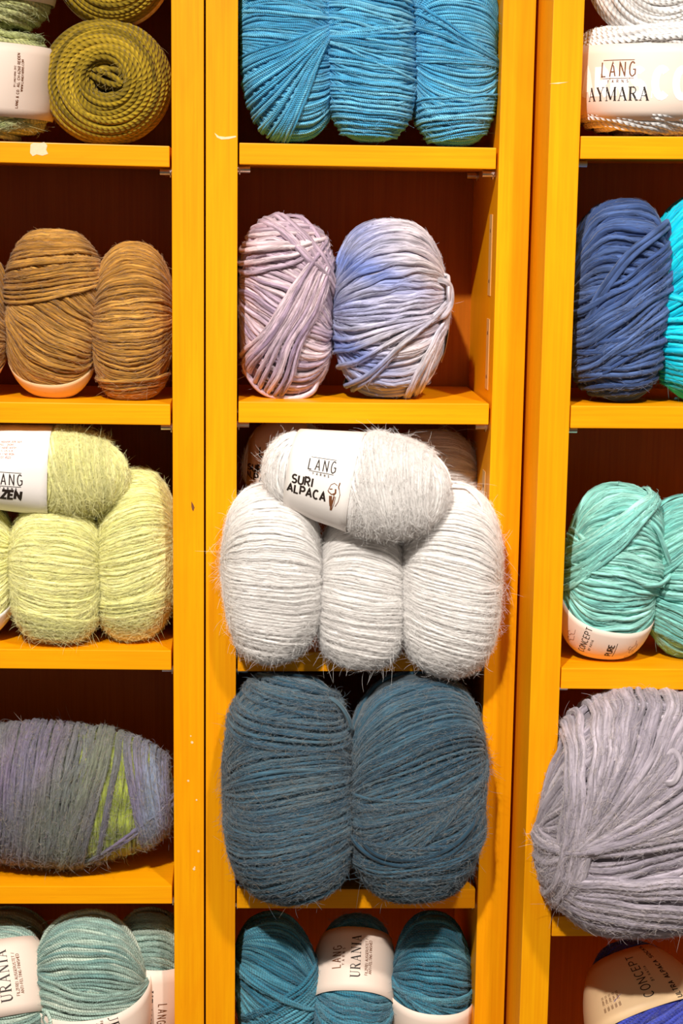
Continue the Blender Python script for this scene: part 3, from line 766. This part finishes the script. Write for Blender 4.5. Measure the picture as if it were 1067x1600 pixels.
ball('yarn_cake', 'sage green yarn cake with wide cream band, beside the coiled olive cake', 'yarn', -14, 131, 92, 86, 84, 62, SAGE,
     [stack(22, -.95, .95, 3, 3, rj=6), over(10, (0, 0, -.9), (0, 0, -.3), -18, -12, lift=.9)], 5.0, M_TWIST, p=2.1, q=3.6, rest=('L', 1), seed=3, group='sage yarn cakes',
     bands=[dict(s0=-.60, s1=.70, roll=3, off=2.5, items=[(sage_print, M_INKB)], rot=90), ])
b_ = [o for o in bpy.data.objects if o.name.startswith('yarn_cake')][-1]
ball('yarn_cake', 'sage green yarn cake at the top left, stacked on the other sage cake', 'yarn', -14, -38, 92, 84, 84, 62, SAGE,
     [stack(22, -.95, .95, 6, 6, rj=6), over(12, (0, 0, -.9), (0, 0, -.3), 14, 10, lift=.9)], 5.0, M_TWIST, p=2.1, q=3.2, seed=4, group='sage yarn cakes',
     bands=[dict(s0=-.50, s1=.70, roll=3, off=2.5)])

# ------------------------------------------------------------------ left bookcase, brown yarn
ball('yarn_ball', 'brown yarn ball with a tilted band of strands across its top and kraft label below', 'yarn', 84, 487, 76, 128, 74, 92, BROWN,
     [wind(68, 22, 30), over(28, (0, 0, .28), (0, 0, .95), -14, -2, -8, 30, lift=1.5, pal=BROWN)], 3.0, M_ROVING, tilt=4, rest=('L', 2), seed=5, egg=-.03, group='brown yarn balls',
     bands=[dict(lean=38, roll=-6, s0=-.97, s1=-.45, mat=M_KRAFT, off=1.5)], tails=[dict(pts=[(.62, .55), (.85, .58), (.97, .45), (.95, .3)], r=4)])
ball('yarn_ball', 'brown yarn ball with a loose tail end, standing against the upright', 'yarn', 208, 500, 64, 122, 70, 84, BROWN,
     [wind(70, -4, -6), over(12, (0, 0, -.95), (0, 0, -.66), -12, -4, -12, -4, lift=1.3)], 3.0, M_ROVING, tilt=2, rest=('L', 2), seed=6, group='brown yarn balls',
     tails=[dict(pts=[(-.35, -.93, 0), (-.42, -.99, 2), (-.52, -1.0, 3)], r=2.6, free=1), dict(pts=[(-.32, -.9, 0), (-.36, -.99, 3), (-.36, -1.0, 4)], r=2.2, free=1)])
ball('yarn_ball', 'brown yarn ball cut off by the left edge of the photo', 'yarn', -56, 490, 70, 112, 70, 88, BROWN, [wind(58, 18, 24)], 3.0, M_ROVING, rest=('L', 2), seed=7,
     group='brown yarn balls', bands=[dict(lean=30, roll=10, s0=-.96, s1=-.42, mat=M_KRAFT)])

# ------------------------------------------------------------------ left bookcase, lime mohair
def zen_print(b):
    logo(-8, -8, 17, b); write('ZEN', 14, -3, -33, b, wx=1.05, gap=.2, wt=.3, slant=.12)
def zen_small(b):
    for i, t in enumerate(('70% KID MOHAIR 30% SILK', '25G - 260M', '30 / HAND WASH', '4-5  US 6-8', 'DRY / NO IRON', 'LOT 4523')):
        write(t, 3.2, -14, 52 - i * 5.2, b, wt=.16, gap=.2)
ball('yarn_ball', 'pale lime fuzzy yarn ball lying across the top with wide white label', 'yarn', 58, 733, 70, 146, 70, 52, LIME,
     [wind(70, -6, 8, f=80), over(20, (0, 0, .2), (0, 0, .8), -20, -8, lift=1.0)], 2.5, M_FELT, tilt=93, cinch=[(-.2, .36, .08)], seed=8, fuzz=34000, flen=12, lay=.80, spread=.8, hvar=(.85, 1.25), group='lime mohair balls',
     bands=[dict(s0=-.55, s1=.16, mat=M_PAPERW, items=[(zen_print, M_INK), (zen_small, M_INKR)], off=2.2, turn=0)])
ball('yarn_ball', 'pale lime fuzzy yarn ball standing against the right upright', 'yarn', 212, 868, 63, 138, 78, 84, LIME,
     [wind(74, -14, -22), over(22, (0, 0, -.95), (0, 0, -.42), -12, -14, -10, 0, lift=1.4)], 2.5, M_FELT, tilt=3, rest=('L', 3), seed=9, fuzz=34000, flen=12, lay=.80, spread=.8, hvar=(.85, 1.25), group='lime mohair balls')
ball('yarn_ball', 'pale lime fuzzy yarn ball standing upright beneath the one lying on top, no label showing', 'yarn', 88, 893, 70, 116, 72, 60, LIME,
     [wind(76, 8, 2), over(14, (0, 0, -.9), (0, 0, -.5), 4, 10, lift=1.2)], 2.5, M_FELT, rest=('L', 3), seed=10, fuzz=34000, flen=12, lay=.80, spread=.8, hvar=(.85, 1.25), group='lime mohair balls', q=2.7, p=2.5,
     tails=[dict(pts=[(-.98, -.35, 0), (-.95, -.7, 1), (-.7, -.92, 1), (-.2, -.99, 1)], r=2.2)])
ball('yarn_ball', 'pale lime fuzzy yarn ball with white label, cut off by the left edge', 'yarn', -46, 886, 71, 112, 72, 70, LIME, [wind(72, -20, -10)], 2.5, M_FELT, rest=('L', 3), seed=11, fuzz=9000, flen=13,spread=.6,
     group='lime mohair balls', bands=[dict(lean=28, roll=-14, s0=-.96, s1=-.42, mat=M_PAPERW, off=2.2)])
ball('yarn_ball', 'pale lime yarn ball in shadow at the back, only its label tab showing', 'yarn', 44, 742, 62, 82, 50, 196, LIME, [wind(40, 0, 0)], 2.5, M_FELT, tilt=90, seed=12, fuzz=1200, flen=14,
     group='lime mohair balls', bands=[dict(s0=-.46, s1=.42, mat=M_PAPER, off=2)])

# ------------------------------------------------------------------ left bookcase, variegated ball
def var_mode(X):
    g1 = np.exp(-(((X[..., 2] - .10) / .10) ** 2)) * 0.0
    t = 0.5 + 0.5 * np.sin(X[..., 2] * 5.5 + 1.2 * np.sin(X[..., 0] * 2.0 + 1))
    u = 0.5 + 0.5 * np.sin(X[..., 2] * 17 + X[..., 0] * 3)
    a, b_, c = lin(112, 98, 122), lin(106, 110, 92), lin(90, 96, 106)
    k = a * (1 - t[..., None]) + b_ * t[..., None]
    k = k * (1 - .4 * u[..., None]) + c * .4 * u[..., None]
    e = np.clip((X[..., 2] - .55) / .3, 0, 1)[..., None]
    k = k * (1 - e) + lin(122, 116, 146) * e
    w = np.exp(-((X[..., 2] - .82) / .08) ** 2)[..., None] * .6
    k = k * (1 - w) + lin(124, 146, 166) * w
    red = (np.exp(-((X[..., 2] + .1) / .3) ** 2) * np.clip((-.62 - X[..., 0] * np.sign(1)) , 0, 0))[..., None]
    return k
def green_mode(X): return np.broadcast_to(lin(138, 148, 58), X.shape).copy() * (1 + .3 * np.sin(X[..., :1] * 14))
ball('yarn_ball', 'big fuzzy purple, grey and green variegated yarn ball lying on its side', 'yarn', 82, 1241, 108, 192, 98, 96, pal((112, 98, 122), (106, 110, 92)),
     [over(34, (0, 0, .24), (0, 0, .78), 2, 2, lift=.2, mode=green_mode, rs=1.2), over(60, (0, 0, -.98), (0, 0, .28), -3, 6, lift=.9, jit=.5),
      over(34, (.5, 0, -.9), (.2, 0, .2), -10, 16, lift=1.5), over(12, (0, 0, .22), (0, 0, .38), 16, 12, lift=2.2), over(4, (0, 0, .46), (0, 0, .48), 8, 10, lift=1.6),
      over(26, (0, 0, .68), (0, 0, .97), -12, -4, lift=1.4), over(12, (.5, 0, .5), (.85, 0, .5), 52, 70, lift=1.8)], 3.2, M_FELT, tilt=91, seed=13, mode=var_mode, fuzz=42000, flen=11, lay=.80, spread=.7, lump=.045, hpal=pal((120, 112, 84), (104, 90, 112), (84, 92, 70), (140, 120, 100), (96, 100, 120)),
     bands=[dict(s0=.0, s1=.26, th=(100, 205), turn=0, mat=M_KRAFT, off=3.0)])

# ------------------------------------------------------------------ left bookcase, pale aqua yarn
def urania(x0, y, h):
    def f(b): write('URANIA', h, x0, y, b, style='serif', gap=.14)
    return f
def felt_note(x, y):
    def f(b):
        write('FILZFREI AUSGERÜSTET /', 4.6, x, y, b, wt=.16, gap=.2); write('ANTI-FELTING FINISHED', 4.6, x, y - 7, b, wt=.16, gap=.2)
    return f
ball('yarn_ball', 'pale aqua yarn ball with a knot at its side, label low with a barcode', 'yarn', 143, 1550, 86, 128, 84, 46, PALEAQUA,
     [wind(66, 14, 12), over(16, (0, 0, -.2), (0, 0, .3), 10, 16, lift=1.0), over(8, (-.8, 0, -.1), (-.8, 0, -.1), 10, 60, lift=1.2)], 3.3, M_PLY, tilt=-8, seed=14, group='pale aqua yarn balls',
     bands=[dict(roll=3, lean=16, s0=-.80, s1=.17, off=3.0, rot=-90, items=[(urania(-28, 44, 16), M_INK), (felt_note(-26, 24), M_INKB),
            (lambda b: [rule(-34, -14, -36 + i * 2.2, w_, b) for i, w_ in enumerate((1.4, .7, .7, 1.6, .6, 1.2, .7, .7, 1.5))], M_INK),
            (lambda b: write('100% SCHURWOLLE', 4, -24, -10, b, wt=.18), M_INKB)])],
     tails=[dict(pts=[(-.95, -.02, 2), (-.72, -.1, 8), (-.6, -.02, 9), (-.66, .08, 6), (-.74, -.02, 5), (-.62, -.12, 6), (-.5, -.12, 1)], r=3.3)])
ball('yarn_ball', 'pale aqua yarn ball at the left edge, cream label with lettering running upward', 'yarn', 2, 1545, 74, 96, 74, 40, PALEAQUA, [wind(60, 6, 12)], 3.3, M_PLY, tilt=-10, lean=-30, seed=15, group='pale aqua yarn balls', q=2.9,
     bands=[dict(s0=-.52, s1=.72, off=1.7, items=[(urania(0, -15, 17), M_INK), (felt_note(0, -33), M_INKB)], rot=90)])
ball('yarn_ball', 'pale aqua yarn ball against the upright, cream label with lettering running downward', 'yarn', 230, 1535, 62, 120, 62, 112, PALEAQUA, [wind(60, 16, 8)], 3.3, M_PLY, tilt=4, seed=16, group='pale aqua yarn balls',
     bands=[dict(s0=-.98, s1=.42, off=1.7, rot=-90, items=[(urania(-22, 4, 15), M_INK), (lambda b: write('LANG', 13, -18, 27, b, wx=.68, gap=.33, wt=.11), M_INKB)])])
ball('yarn_ball', 'pale aqua yarn ball in deep shadow at the back left', 'yarn', 10, 1530, 80, 118, 60, 170, PALEAQUA, [wind(58, 34, 30)], 3.3, M_PLY, seed=17, fuzz=100, group='pale aqua yarn balls')

# ------------------------------------------------------------------ middle bookcase, bright blue yarn
ball('yarn_ball', 'bright blue yarn ball, leftmost of three in a row', 'yarn', 450, 78, 76, 150, 74, 66, BLUE,
     [wind(78, 6, 12), over(34, (.82, 0, .18), (.82, 0, .08), -14, -66, 0, 0, lift=1.3), over(18, (0, 0, .3), (0, 0, .9), 6, 14, lift=.8)], 2.7, M_PLY, tilt=-3, rest=('M', 1), seed=20, fuzz=3500, group='bright blue yarn balls', q=2.7, p=2.5)
ball('yarn_ball', 'bright blue yarn ball in the middle of three', 'yarn', 577, 86, 73, 142, 74, 58, BLUE,
     [wind(78, 12, 14), over(40, (0, 0, -.98), (0, 0, .75), 6, 16, lift=.9), over(12, (-.8, 0, .2), (-.8, 0, .1), -8, 24, lift=1.2)], 2.7, M_PLY, tilt=-3, rest=('M', 1), seed=21, fuzz=3500, group='bright blue yarn balls', q=2.8, p=2.6)
ball('yarn_ball', 'bright blue yarn ball, rightmost of three, beside the upright', 'yarn', 709, 80, 69, 148, 72, 62, BLUE,
     [wind(80, 10, 4), over(20, (.8, 0, -.2), (.8, 0, -.1), 4, 34, lift=1.1), over(16, (0, 0, -.98), (0, 0, -.5), -8, -4, lift=.9)], 2.7, M_PLY, tilt=-1, rest=('M', 1), seed=22, fuzz=3500, group='bright blue yarn balls', q=2.9, p=2.6)

# ------------------------------------------------------------------ middle bookcase, lilac yarn
ball('yarn_ball', 'mauve yarn ball with strands crossing diagonally and a loose strand along the shelf', 'yarn', 447, 481, 73, 138, 72, 88, MAUVE,
     [wind(46, 22, 30), over(18, (-.25, 0, 0), (.62, 0, 0), -58, -70, 0, 0, lift=1.6), over(7, (0, 0, .62), (0, 0, .86), -18, 8, -14, 20, lift=1.5), over(6, (-.2, 0, .7), (.3, 0, .75), 40, 66, 10, 30, lift=2.0)], 4.2, M_ROVING, rest=('M', 2), seed=23, group='lilac yarn balls', q=2.7,
     tails=[dict(pts=[(-.88, -.62, 3), (-.95, -.8, 5), (-.7, -.96, 6), (-.2, -.985, 6), (.4, -.985, 6), (.9, -.93, 5)], r=4.6)])
def lil_mode(X):
    t = np.clip(.5 - .62 * X[..., 0] + .32 * np.sin(X[..., 2] * 5 + 2 * X[..., 0]), 0, 1)[..., None]
    u = (.5 + .5 * np.sin(X[..., 2] * 13 + X[..., 0] * 2.5))[..., None]
    base = lin(190, 182, 192) * (1 - t) + lin(108, 124, 184) * t
    return base * (1 - .35 * u) + lin(204, 194, 190) * .35 * u
ball('yarn_ball', 'blue and grey lilac yarn ball with knotted strands at its right side', 'yarn', 606, 482, 87, 138, 80, 86, MAUVE,
     [wind(44, -4, -14), over(10, (.8, 0, -.1), (.8, 0, -.05), -6, -46, lift=1.3), over(6, (.6, 0, -.5), (.85, 0, -.4), -62, -76, lift=1.5)], 4.3, M_ROVING, rest=('M', 2), seed=24, mode=lil_mode, group='lilac yarn balls', q=2.6, p=2.4,
     bands=[dict(s0=-.6, s1=.3, th=(72, 140), mat=M_KRAFT, off=2.4)],
     tails=[dict(pts=[(.86, .36, 4), (.97, .24, 8), (.95, .05, 9), (.8, -.1, 6)], r=5), dict(pts=[(.98, .42, 4), (.94, .2, 8), (.99, 0, 6)], r=4)])

# ------------------------------------------------------------------ middle bookcase, white alpaca
def suri_print(b):
    logo(2, 25, 17, b)
    write('SURI', 13.5, -25, -4, b, wx=1.0, gap=.24, wt=.22); write('ALPACA', 13.5, -16, -21, b, wx=1.0, gap=.24, wt=.22)
def suri_head(b):
    sc, ox, oy = 1 / 7.4, 652, 735
    def st(w, *v): stroke([((v[i] - ox) * sc + 26, -(v[i + 1] - oy) * sc - 18) for i in range(0, len(v), 2)], w, b, 3)
    st(.9, 690, 600, 650, 582, 615, 605, 598, 650, 590, 680); st(1.6, 590, 672, 604, 690, 640, 708, 672, 690); st(1.6, 605, 655, 640, 648)
    st(1.8, 715, 565, 706, 610, 716, 636); st(2.6, 676, 640, 682, 680, 660, 712); st(1.0, 716, 630, 738, 690, 728, 770, 700, 830)
    st(5.0, 630, 725, 640, 790, 652, 840); st(3.2, 652, 840, 656, 890); st(2.4, 672, 720, 664, 790, 654, 850); st(1.0, 690, 720, 684, 800, 664, 880)
WF = dict(fuzz=38000, flen=13, frad=0.00006, lay=0.76, spread=1.0, hvar=(.92, 1.12))
ball('yarn_ball', 'white fuzzy yarn ball lying on top, its white label printed with an animal head', 'yarn', 560, 751, 80, 146, 84, -52, WHITE,
     [wind(84, -8, 10, f=80), over(28, (0, 0, .0), (0, 0, .8), -26, -10, lift=.9)], 2.2, M_SURI, tilt=99, yaw=12, seed=30, group='white alpaca balls', p=2.4, cinch=[(-.36, .36, .13)],
     bands=[dict(s0=-.72, s1=.0, mat=M_PAPERW, off=2.0, items=[(suri_print, M_INK), (suri_head, M_INKB)], rot=90, roll=0)], **WF)
ball('yarn_ball', 'white fuzzy yarn ball bulging over the shelf edge, leftmost of three', 'yarn', 427, 894, 76, 141, 84, -14, WHITE,
     [wind(88, 10, 6), over(30, (0, 0, -.95), (0, 0, 0), 12, 4, lift=.9)], 2.2, M_SURI, tilt=-2, seed=31, group='white alpaca balls', q=2.6, **WF)
ball('yarn_ball', 'narrow white fuzzy yarn ball wedged between two larger ones', 'yarn', 566, 920, 69, 122, 78, -8, WHITE,
     [wind(78, 12, 8), over(28, (0, 0, -.95), (0, 0, 0), 14, 8, lift=.9)], 2.2, M_SURI, seed=32, group='white alpaca balls', q=3.2, **WF)
ball('yarn_ball', 'largest white fuzzy yarn ball, sagging below the shelf edge at the right', 'yarn', 702, 908, 80, 150, 88, -24, WHITE,
     [wind(90, 14, 10), over(32, (0, 0, -.95), (0, 0, .1), 18, 12, lift=.9)], 2.2, M_SURI, tilt=1, seed=33, group='white alpaca balls', q=2.5,
     tails=[dict(pts=[(-.5, .84, 2), (-.2, .99, 4), (.2, .99, 4), (.55, .8, 2)], r=2.2)], **WF)
def suri_back(b):
    write('LANG', 17, -2, 27, b, wx=.68, gap=.33, wt=.12); write('SURI', 13.5, -30, -3, b, wx=1.0, gap=.24, wt=.22); write('ALPACA', 13.5, -21, -20, b, wx=1.0, gap=.24, wt=.22)
ball('yarn_ball', 'white yarn ball in shadow behind at the left, its label partly hidden', 'yarn', 448, 725, 66, 68, 56, 168, WHITE, [wind(44, 0, 6)], 2.2, M_SURI, tilt=93, seed=34, fuzz=2500, flen=18, group='white alpaca balls',
     bands=[dict(s0=-.92, s1=.4, mat=M_PAPER, off=2.4, items=[(suri_back, M_INK)], rot=90)])
ball('yarn_ball', 'white yarn ball in shadow behind at the right', 'yarn', 670, 742, 78, 72, 60, 170, WHITE, [wind(46, 0, 6)], 2.2, M_SURI, seed=35, fuzz=3500, flen=20, group='white alpaca balls')

# ------------------------------------------------------------------ middle bookcase, slate yarn
SF = dict(fuzz=60000, flen=10, lay=0.82, spread=0.8, hvar=(.7, 1.4), hpal=pal((30, 62, 82), (58, 92, 108), (96, 100, 96), (110, 98, 80), (40, 84, 104)))
ball('yarn_ball', 'chunky slate blue yarn ball, left of the pair, bulging over the shelf', 'yarn', 452, 1232, 100, 182, 104, -16, SLATE,
     [wind(96, -2, -10), over(26, (0, 0, -.9), (0, 0, -.1), -22, -8, lift=1.1), over(12, (0, 0, .5), (0, 0, .9), 6, 14, lift=1.1), over(7, (0, 0, .84), (0, 0, .95), 12, 18, 6, 16, lift=1.8)], 2.9, M_FELT, seed=40, tilt=-1, group='slate yarn balls', q=2.8, p=2.5,
     tails=[dict(pts=[(.5, .86, 2), (.78, .94, 6), (.9, .86, 8), (.93, .7, 8), (.95, .6, 4)], r=4.2, tint=.8)], **SF)
ball('yarn_ball', 'chunky slate blue yarn ball, right of the pair, with a strand crossing its front', 'yarn', 649, 1231, 108, 180, 106, -20, SLATE,
     [wind(96, -12, -28), over(34, (0, 0, -.95), (0, 0, -.3), -6, -2, lift=.8), over(7, (0, 0, -.44), (0, 0, -.36), -12, -16, -12, -6, lift=2.0), over(30, (.86, 0, .22), (.86, 0, .16), -48, -8, lift=.8, jit=.4)], 2.9, M_FELT, seed=41, tilt=1, group='slate yarn balls', q=2.7, p=2.5,
     bands=[dict(s0=-.4, s1=.26, th=(66, 130), mat=M_PAPER, off=.9)],
     tails=[dict(pts=[(-.93, .4, 1), (-.97, .1, 3), (-.96, -.15, 4), (-.88, -.34, 5), (-.5, -.47, 4), (0, -.47, 3), (.5, -.34, 3), (.9, -.1, 2)], r=3.8, tint=.78), dict(pts=[(-.9, -.28, 1), (-.55, -.42, 4), (0, -.42, 3), (.5, -.28, 3), (.9, -.04, 2)], r=3.6, tint=.72)], **SF)

# ------------------------------------------------------------------ middle bookcase, teal yarn
ball('yarn_ball', 'teal yarn ball with diagonal strands and no label showing, leftmost of three', 'yarn', 434, 1545, 65, 122, 66, 76, TEAL,
     [wind(64, 34, 40), over(20, (0, 0, -.7), (0, 0, .1), -18, -26, lift=1.0), over(4, (0, 0, .14), (0, 0, .2), 38, 40, lift=2.0)], 3.3, M_PLY, tilt=-8, seed=42, group='teal yarn balls')
def ur_mid(b):
    write('URANIA', 15, 2, 1, b, style='serif', gap=.14)
def ur_mid2(b):
    write('LANG', 14, 0, 31, b, wx=.68, gap=.33, wt=.11); write('YARNS', 3.6, 0, 20, b, gap=1.2, wt=.22)
    write('FILZFREI AUSGERÜSTET /', 4.2, 2, -16, b, wt=.16, gap=.2); write('ANTI-FELTING FINISHED', 4.2, 2, -22, b, wt=.16, gap=.2)
ball('yarn_ball', 'teal yarn ball in the middle, cream label covering its upper half', 'yarn', 552, 1540, 63, 112, 64, 76, TEAL,
     [wind(60, 10, 6)], 3.3, M_PLY, tilt=5, lean=-46, seed=43, group='teal yarn balls', q=2.6, bands=[dict(s0=-.30, s1=.66, off=1.7, items=[(ur_mid, M_INK), (ur_mid2, M_INKB)], rot=90)])
ball('yarn_ball', 'teal yarn ball at the right, cream label low on its front', 'yarn', 672, 1540, 61, 118, 66, 72, TEAL,
     [wind(60, 8, 4), over(22, (-.8, 0, .1), (-.8, 0, .1), 2, 44, lift=1.2)], 3.3, M_PLY, tilt=2, seed=44, group='teal yarn balls',
     bands=[dict(s0=-.98, s1=.0, lean=10, roll=4, off=3.0, rot=-90, items=[(urania(4, -12, 15), M_INK), (lambda b: write('LANG', 14, 8, 22, b, wx=.68, gap=.33, wt=.11), M_INKB), (felt_note(2, -32), M_INKB)])])

# ------------------------------------------------------------------ right bookcase
def aym_print(b): write('AYMARA', 20, -86, -16, b, style='serif', gap=.10)
def aym_logo(b): logo(-84, 20, 21, b)
def aym_white(b):
    write('YARNS.', 38, -104, 0, b, wt=.28, wx=.8, gap=.3); write('COM', 40, 16, 0, b, wt=.28, wx=.8, gap=.32)
ball('yarn_cake', 'white yarn cake standing flat on the shelf with wide cream label', 'yarn', 1022, 128, 122, 86, 112, -108 + 96, CREAM,
     [stack(22, -.96, .96, -2, 3, rj=4), over(12, (0, 0, -.95), (0, 0, -.5), 8, 6, lift=.9), over(8, (0, 0, .7), (0, 0, .95), -8, -5, lift=.9)], 5.4, M_TWIST, p=2.1, q=4.2, rest=('R', 1), seed=50, group='white yarn cakes', fuzz=500,
     bands=[dict(s0=-.78, s1=.58, off=2.4, rot=0, items=[(aym_white, M_INKW), (aym_print, M_INK), (aym_logo, M_INKB)])])
cake('white yarn cake with coiled end showing, on top of the labelled white cake', 1024, -46, 106, 104, 62, -108 + 80, CREAM, 5.4, M_TWIST, 51, group='white yarn cakes')
ball('yarn_ball', 'dark denim blue yarn ball with diagonal strands, beside the turquoise one', 'yarn', 966, 474, 74, 158, 78, -108 + 72, NAVY,
     [wind(42, 4, -2), over(22, (.1, 0, -.5), (.5, 0, .5), -34, -40, 0, 0, lift=1.3), over(10, (0, 0, -.95), (0, 0, -.3), -10, -10, lift=1.0)], 5.0, M_ROVING, rest=('R', 2), seed=52, q=2.9, p=2.5,
     tails=[dict(pts=[(-.9, -.3, 3), (-.6, .1, 4), (-.15, .46, 5), (.35, .66, 7), (.8, .8, 8), (.97, .7, 4)], r=4.4, tint=.95), dict(pts=[(-.92, -.4, 2), (-.62, .0, 3), (-.15, .38, 4), (.35, .6, 5), (.82, .74, 6), (.98, .62, 3)], r=4.4, tint=.95)])
ball('yarn_ball', 'glossy bright turquoise yarn ball at the right edge', 'yarn', 1104, 468, 96, 166, 84, -108 + 84, TURQ,
     [wind(44, -26, -30), over(16, (0, 0, -.9), (0, 0, -.2), 10, 2, lift=1.0), over(8, (-.6, 0, 0), (-.6, 0, 0), -50, 20, lift=1.0)], 5.0, M_SILK, rest=('R', 2), seed=53)
def pure_print(b):
    write('CONCEPT', 9.6, 12, 34, b, gap=.24, wt=.12); write('BY KATIA', 3.4, 8, 23, b, gap=.4, wt=.16); write('PURE', 9, 6, -8, b, gap=.18, wt=.18); rule(-8, 22, -16, .8, b)
def pure_flora(b):
    for k, (x, y) in enumerate(((-10, -42), (4, -44), (12, -40), (-4, 60), (8, 62))):
        stroke(arc(x, y, 4, 3, 0, 300, 8), .6, b, 2); stroke(pl(x, y - 3, x + 5, y - 9, x + 14, y - 8), .6, b, 2)
ball('yarn_ball', 'aqua yarn ball with a loose loop and cream label round its base', 'yarn', 957, 890, 74, 136, 76, -108 + 82, AQUA,
     [wind(52, -4, -6), over(22, (-.5, 0, .1), (-.05, 0, .6), -58, -40, 0, 16, lift=1.5), over(12, (0, 0, -.1), (0, 0, .3), 4, 12, lift=1.0)], 3.9, M_ROVING, tilt=7, rest=('R', 3), seed=54, q=2.9, group='aqua yarn balls',
     bands=[dict(s0=-.90, s1=-.30, lean=30, roll=3, mat=M_PAPER, off=1.6, rot=90, items=[(pure_print, M_INK), (pure_flora, M_INKB)])],
     tails=[dict(pts=[(.42, .72, 2), (.62, .5, 6), (.86, .22, 10), (.92, .12, 12), (.7, .0, 9), (.2, -.02, 3)], r=4.2)])
ball('yarn_ball', 'aqua yarn ball without visible label, cut off by the right edge', 'yarn', 1080, 902, 84, 132, 78, -108 + 100, AQUA,
     [wind(52, 4, -6), over(16, (-.4, 0, .3), (.1, 0, .8), -46, -30, 0, 10, lift=1.4), over(14, (0, 0, -.9), (0, 0, -.4), 28, 20, lift=1.1)], 3.9, M_ROVING, rest=('R', 3), seed=55, group='aqua yarn balls')
ball('yarn_ball', 'very large chunky grey lilac yarn ball bulging over the shelf edge', 'yarn', 1004, 1272, 158, 192, 128, -108 - 10, LILAC,
     [wind(44, -10, -24, rj=2), over(56, (-.78, 0, -.1), (-.78, 0, -.12), -8, -76, lift=1.1, jit=.15), over(9, (-.88, 0, 0), (-.62, 0, 0), -86, -80, 0, 0, lift=1.4), over(14, (0, 0, -.9), (0, 0, -.3), 12, -6, lift=1.0)], 6.4, M_FELT, seed=56, tilt=2, q=2.5, p=2.4,
     fuzz=42000, flen=11, lay=.82, spread=.6, hpal=pal((150, 141, 151), (168, 156, 150), (184, 170, 164)), tails=[dict(pts=[(-.05, .62, 2), (.05, .7, 8), (.12, .62, 10), (.06, .5, 10), (-.04, .48, 8)], r=5.2, tint=.9), dict(pts=[(.15, .64, 2), (.22, .74, 8), (.34, .76, 6), (.6, .72, 2)], r=5.2, tint=.9)])
def katia_print(b):
    write('CONCEPT', 14, 0, 8, b, gap=.30, wt=.11); write('BY KATIA', 4, -2, -7, b, gap=.5, wt=.16)
def katia_2(b): write('ULTRA ALPACA SOCKS', 7.5, 0, -30, b, gap=.3, wt=.2)
def katia_3(b):
    for i in range(5): write('100G - 215M 3,5', 3, -24, 50 + i * 6, b, wt=.16)
ball('yarn_ball', 'royal blue yarn ball with tan paper label, below the big grey lilac ball', 'yarn', 1010, 1594, 96, 128, 84, -108 + 92, ROYAL,
     [wind(56, -10, -24)], 4.2, M_PLY, seed=57, tilt=-16, lean=-46, egg=-.30, bands=[dict(s0=-.08, s1=.80, mat=M_KRAFT, off=1.8, rot=90, items=[(katia_print, M_INK), (katia_2, M_INK), (katia_3, M_INKB)])])
